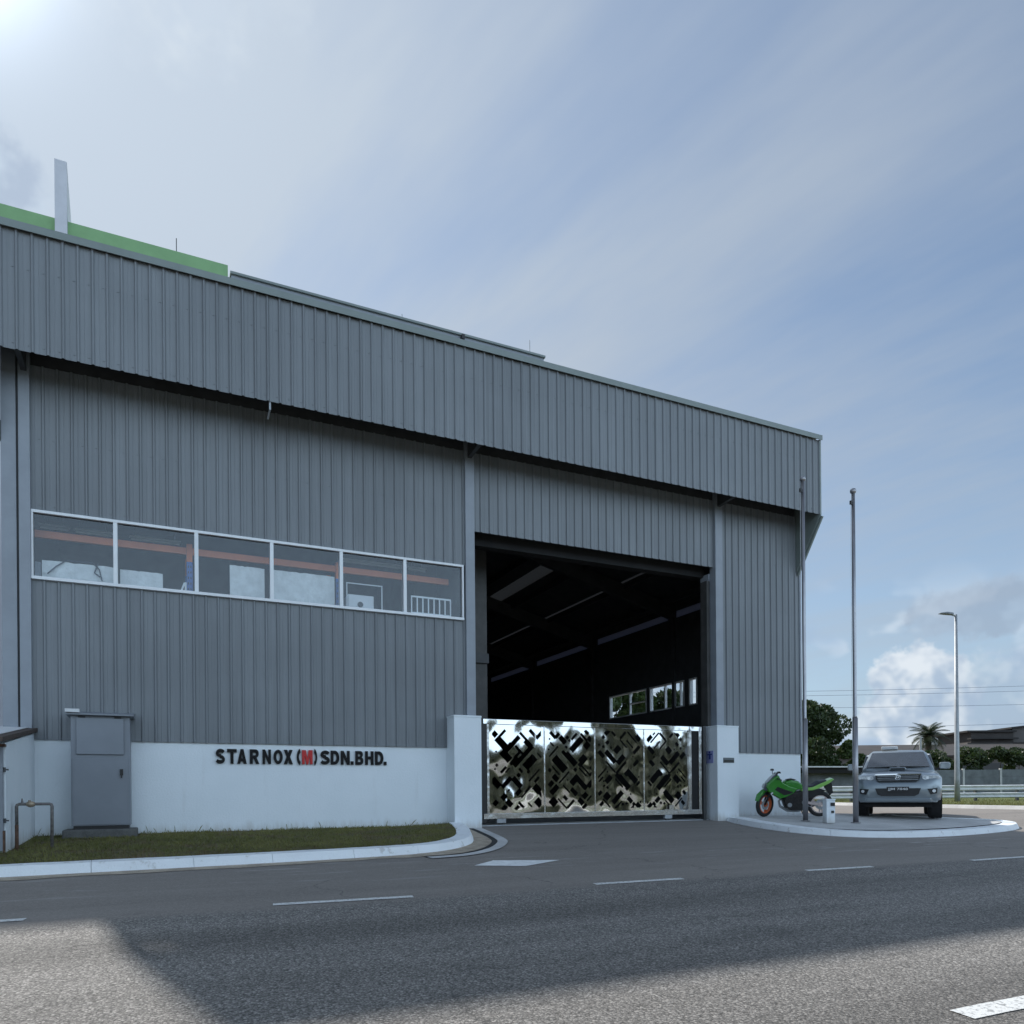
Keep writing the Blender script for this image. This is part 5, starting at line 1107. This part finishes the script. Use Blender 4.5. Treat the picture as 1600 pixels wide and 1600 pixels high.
# overgrown hedge behind the fence
HD = thing('overgrown_hedge', 'overgrown dark hedge rising behind the concrete fence at right', 'hedge', (51.0, 20.6, 0))
cl = []
for k in range(110):
    s_ = random.uniform(-7.0, 11); d = random.uniform(-0.8, 1.0); top = 3.35 + 0.45*math.sin(s_*0.9)*0.6 + 0.35*random.random() - max(0, (-3.6-s_))*0.45
    z = random.uniform(0.8, 1)*top if random.random() < 0.6 else random.uniform(0.3, top)
    cl.append((Vector((51.6, 20.3, z-0.25)) + gdir*s_ - gn*d, random.uniform(0.35, 0.6)))
mb = MB(); leaves(mb, cl, 26000, 0.12); leafmesh(mb, 'foliage', 'leaf_dark', HD)
mb = MB()
for k in range(12): p = Vector((51.6, 20.3, 0))+gdir*(-6+k*1.4); mb.tube([p, p+Vector((random.uniform(-0.3, 0.3), 0, 2.6))], [0.06, 0.02], 6)
mb.build('stems', 'bark', HD)
# palm
PB = Vector((57.5, 27.4, 0)); PT = thing('palm_tree', 'palm tree with a drooping feathery crown behind the pickup', 'palm', tuple(PB))
mb = MB(); mb.tube([PB, PB+Vector((0.05, 0, 2.5)), PB+Vector((0, 0, 5.2))], [0.26, 0.22, 0.24], 10); mb.build('trunk', 'bark', PT, smooth=True)
top = PB+Vector((0, 0, 5.15))
for k in range(30):
    a = k*2.399; el = R(80 - (k/29)*105); L = 1.8*(0.9+0.2*random.random()); mb = MB(); pts = []
    dh = Vector((math.cos(a), math.sin(a), 0)); p = top.copy(); ang = el
    for j in range(9):
        pts.append(p.copy()); p = p + (dh*math.cos(ang)+Vector((0, 0, math.sin(ang))))*(L/8); ang -= R(9)
    side = Vector((-dh.y, dh.x, 0))
    for j in range(1, 9):
        q = pts[j]; d = (pts[j]-pts[j-1]).normalized(); ln = 0.5*math.sin(math.pi*(j+0.6)/9.6)
        for k2 in range(3):
            qq = pts[j-1].lerp(q, k2/3)
            for s_ in (-1, 1):
                e_ = qq + side*s_*ln + d*ln*0.6 - Vector((0, 0, ln*0.35)); i = len(mb.v); n_ = d*0.035
                mb.v += [tuple(qq-n_), tuple(qq+n_), tuple(e_)]; mb.f.append((i, i+1, i+2))
    mb.tube(pts, [0.03-0.003*j for j in range(9)], 4)
    leafmesh(mb, 'frond', 'leaf_palm', PT)
o = tag(MB().tube([(49.6, 22.3, 0), (49.6, 22.3, 4.45)], [0.09, 0.07], 10).box(49.5, 49.7, 22.2, 22.4, 4.45, 4.52).build('concrete_pole', 'concrete', smooth=False), 'pale concrete pole standing behind the pickup, right of the palm', 'pole')
# factories in the distance
FC = thing('far_factory', 'long low factory with a dark brown roof beyond the fence', 'factory', (100, 62, 0))
fo = Vector((78, 72, 0)); bk = Vector((fwd.x, fwd.y, 0))
def fbox(s0, s1, d0, d1, z0, z1): 
    mb = MB(); P = lambda s_, d, z: fo+gdir*s_+bk*d+Vector((0, 0, z))
    return mb.loft([[P(s0, d0, z0), P(s1, d0, z0), P(s1, d1, z0), P(s0, d1, z0)], [P(s0, d0, z1), P(s1, d0, z1), P(s1, d1, z1), P(s0, d1, z1)]])
fbox(0, 70, 0, 14, 0, 5.9).build('wall', 'factory_wall', FC)
mb = MB(); P = lambda s_, d, z: fo+gdir*s_+bk*d+Vector((0, 0, z))
mb.loft([[P(-0.6, -1.2, 5.7), P(-0.6, 14.6, 8.3), P(-0.6, 14.6, 8.1), P(-0.6, -1.2, 5.5)], [P(71, -1.2, 5.9), P(71, 14.6, 8.3), P(71, 14.6, 8.1), P(71, -1.2, 5.7)]]); mb.build('roof', 'factory_roof', FC)
for k in range(5):
    fbox(4+k*13.5, 12+k*13.5, -0.06, 0.0, 3.2, 4.6).build('window', 'black', FC)
FC2 = thing('stepped_factory', 'taller stepped factory roof with clerestory at the right edge of the picture', 'factory', (110, 60, 0))
def f2(s0, s1, d0, d1, z0, z1): return fbox(s0, s1, d0+18, d1+18, z0, z1)
f2(44.4, 62, 0, 10, 0, 8.8).build('wall', 'factory_wall', FC2)
f2(43.9, 52.4, -0.8, 10, 10.55, 10.85).build('roof', 'factory_roof_dark', FC2)
f2(44.9, 52.2, -0.2, 9.8, 8.8, 10.55).build('clerestory', 'factory_roof', FC2)
f2(44.2, 52.3, -1.4, -0.25, 9.3, 9.55).build('canopy', 'factory_roof_dark', FC2)
mb = MB(); mb.loft([[P(52.2, 18, 0), P(75, 18, 0), P(75, 18, 11), P(63, 18, 12.3), P(52.2, 18, 11.3)], [P(52.2, 40, 0), P(75, 40, 0), P(75, 40, 11), P(63, 40, 12.3), P(52.2, 40, 11.3)]]); mb.build('gable_wall', 'factory_wall', FC2)
mb = MB(); mb.loft([[P(51.6, 17.4, 11.1), P(63, 17.4, 12.35), P(63, 17.4, 12.6), P(51.6, 17.4, 11.4)], [P(51.6, 40, 11.1), P(63, 40, 12.35), P(63, 40, 12.6), P(51.6, 40, 11.4)]]); mb.build('gable_roof', 'factory_roof_dark', FC2)
# overhead cables
for k, (z0, z1, nm) in enumerate(((20.7, 21.4, 'topmost'), (19.8, 20.4, 'second from top'), (17.35, 17.7, 'third from top'), (13.25, 13.85, 'lowest'))):
    a = Vector((117.2, 96.6, z0)); b = Vector((156.6, 78.3, z1)); d = b-a; a2 = a-d*1.2; b2 = b+d*1.2; pts = []
    for j in range(25):
        q = a2.lerp(b2, j/24); s_ = 2*j/24-1; q.z += 1.0*(s_*s_-0.1); pts.append(q)
    o = tag(MB().tube(pts, 0.035, 5).build('power_cable', 'cable'), 'thin overhead power cable crossing the low sky at right, %s of four' % nm, 'cable', 'overhead power cables')
# pylon seen through the hall's side window
PY = thing('lattice_pylon', 'steel lattice pylon seen through the side window inside the hall', 'pylon', (112, 98, 0))
mb = MB(); pc = Vector((112, 98, 0))
for k in range(9):
    w0 = 2.6*(1-k/9)+0.25; w1 = 2.6*(1-(k+1)/9)+0.25; z0, z1 = k*2.9, (k+1)*2.9
    cs0 = [pc+Vector((sx_*w0, sy_*w0, z0)) for sx_, sy_ in ((-1,-1),(1,-1),(1,1),(-1,1))]; cs1 = [pc+Vector((sx_*w1, sy_*w1, z1)) for sx_, sy_ in ((-1,-1),(1,-1),(1,1),(-1,1))]
    for j in range(4):
        mb.bar(cs0[j], cs1[j], 0.14); mb.bar(cs0[j], cs1[(j+1) % 4], 0.08); mb.bar(cs0[(j+1) % 4], cs1[j], 0.08); mb.bar(cs1[j], cs1[(j+1) % 4], 0.08)
mb.build('tower', 'galv', PY)
for z in (13.6, 18.0, 21.0): mb = MB(); mb.bar(pc+Vector((0, 0, z))-gn*0-gdir*0+Vector((-3.2, -3.2, 0)), pc+Vector((3.2, 3.2, z)), 0.14); mb.build('cross_arm', 'galv', PY)
# the tree outside the hall's side window
tree('roadside_tree', 'tall leafy tree filling the left panes of the hall side window', (34.5, 38.6, 0), 12.0, 3.6, 34, 11000, 0.26, 'leaf_mid', low=0.3)
tree('roadside_tree', 'lower darker tree in the middle of the hall side window, below the sky', (38.5, 37.2, 0), 9.4, 2.6, 24, 7000, 0.24, 'leaf_dark', low=0.3)
# wood across the street, seen only in the polished gate
mb = MB(); cl = []
for k in range(150):
    x = random.uniform(-40, 130); y = random.uniform(-80, -48); hgt = random.uniform(6, 10.5)*(0.75+0.5*noise.noise(Vector((x*0.05, 1, 0))))
    for z in (0.25, 0.55, 0.85): cl.append((Vector((x, y, hgt*z)), hgt*0.32))
leaves(mb, cl, 36000, 0.85); stuff(leafmesh(mb, 'wood', 'leaf_wood'))
# ------------------------------------------------------------------ grass
mb = MB(); md = MB()
poly = [(p.x, p.y) for p in Ck if p.x < 5.17]
def inside(x, y):
    for i in range(len(poly)-1):
        if poly[i][0] <= x <= poly[i+1][0]:
            k = (x-poly[i][0])/max(1e-6, poly[i+1][0]-poly[i][0]); return y > poly[i][1]+(poly[i+1][1]-poly[i][1])*k+0.01
    return False
cnt = 0
while cnt < 34000:
    x = random.uniform(-4.2, 5.15); y = random.uniform(-4.2, -0.01)
    if not inside(x, y) or (-1.46 < x < -0.37 and y > -0.63) or (x < -1.86 and y > -2.55): continue
    cnt += 1
    dry = noise.noise(Vector((x*1.1, y*1.6, 4)))+0.4*noise.noise(Vector((x*4, y*4, 2)))
    if dry > 0.22 and random.random() < 0.6: continue
    hgt = random.uniform(0.014, 0.046)*(1.5 if y > -0.12 and random.random() < 0.25 else 1.0)
    if y > -0.15 and random.random() < 0.010: hgt = random.uniform(0.08, 0.15)
    z = verge_z(x, y); a = random.uniform(0, 6.28); dx, dy = math.cos(a), math.sin(a); wb = random.uniform(0.003, 0.006); ln = random.uniform(0.1, 0.7)*hgt
    tgt = md if dry > 0.18 and random.random() < 0.7 else mb; i = len(tgt.v)
    tgt.v += [(x-dy*wb, y+dx*wb, z-0.01), (x+dy*wb, y-dx*wb, z-0.01), (x+dx*ln+dy*wb*0.6, y+dy*ln-dx*wb*0.6, z+hgt*0.7), (x+dx*ln*1.8, y+dy*ln*1.8, z+hgt)]
    tgt.f += [(i, i+1, i+2), (i, i+2, i+3)]
stuff(leafmesh(mb, 'grass', 'blade')); stuff(leafmesh(md, 'dry_grass', 'blade_dry'))
mb = MB()
for _ in range(26000):
    k = random.uniform(0, len(Pv)-2); p = Pv[int(k)].lerp(Pv[int(k)+1], k % 1); s_ = random.random()**1.5*12+0.35
    x, y = p.x+s_, p.y-s_*0.22
    if y > 22: continue
    z = gz(p.y)+0.10; hgt = random.uniform(0.03, 0.11); a = random.uniform(0, 6.28); wb = 0.012; i = len(mb.v)
    mb.v += [(x-wb*math.sin(a), y+wb*math.cos(a), z), (x+wb*math.sin(a), y-wb*math.cos(a), z), (x+math.cos(a)*hgt*0.4, y+math.sin(a)*hgt*0.4, z+hgt)]; mb.f.append((i, i+1, i+2))
stuff(leafmesh(mb, 'far_grass', 'blade'))
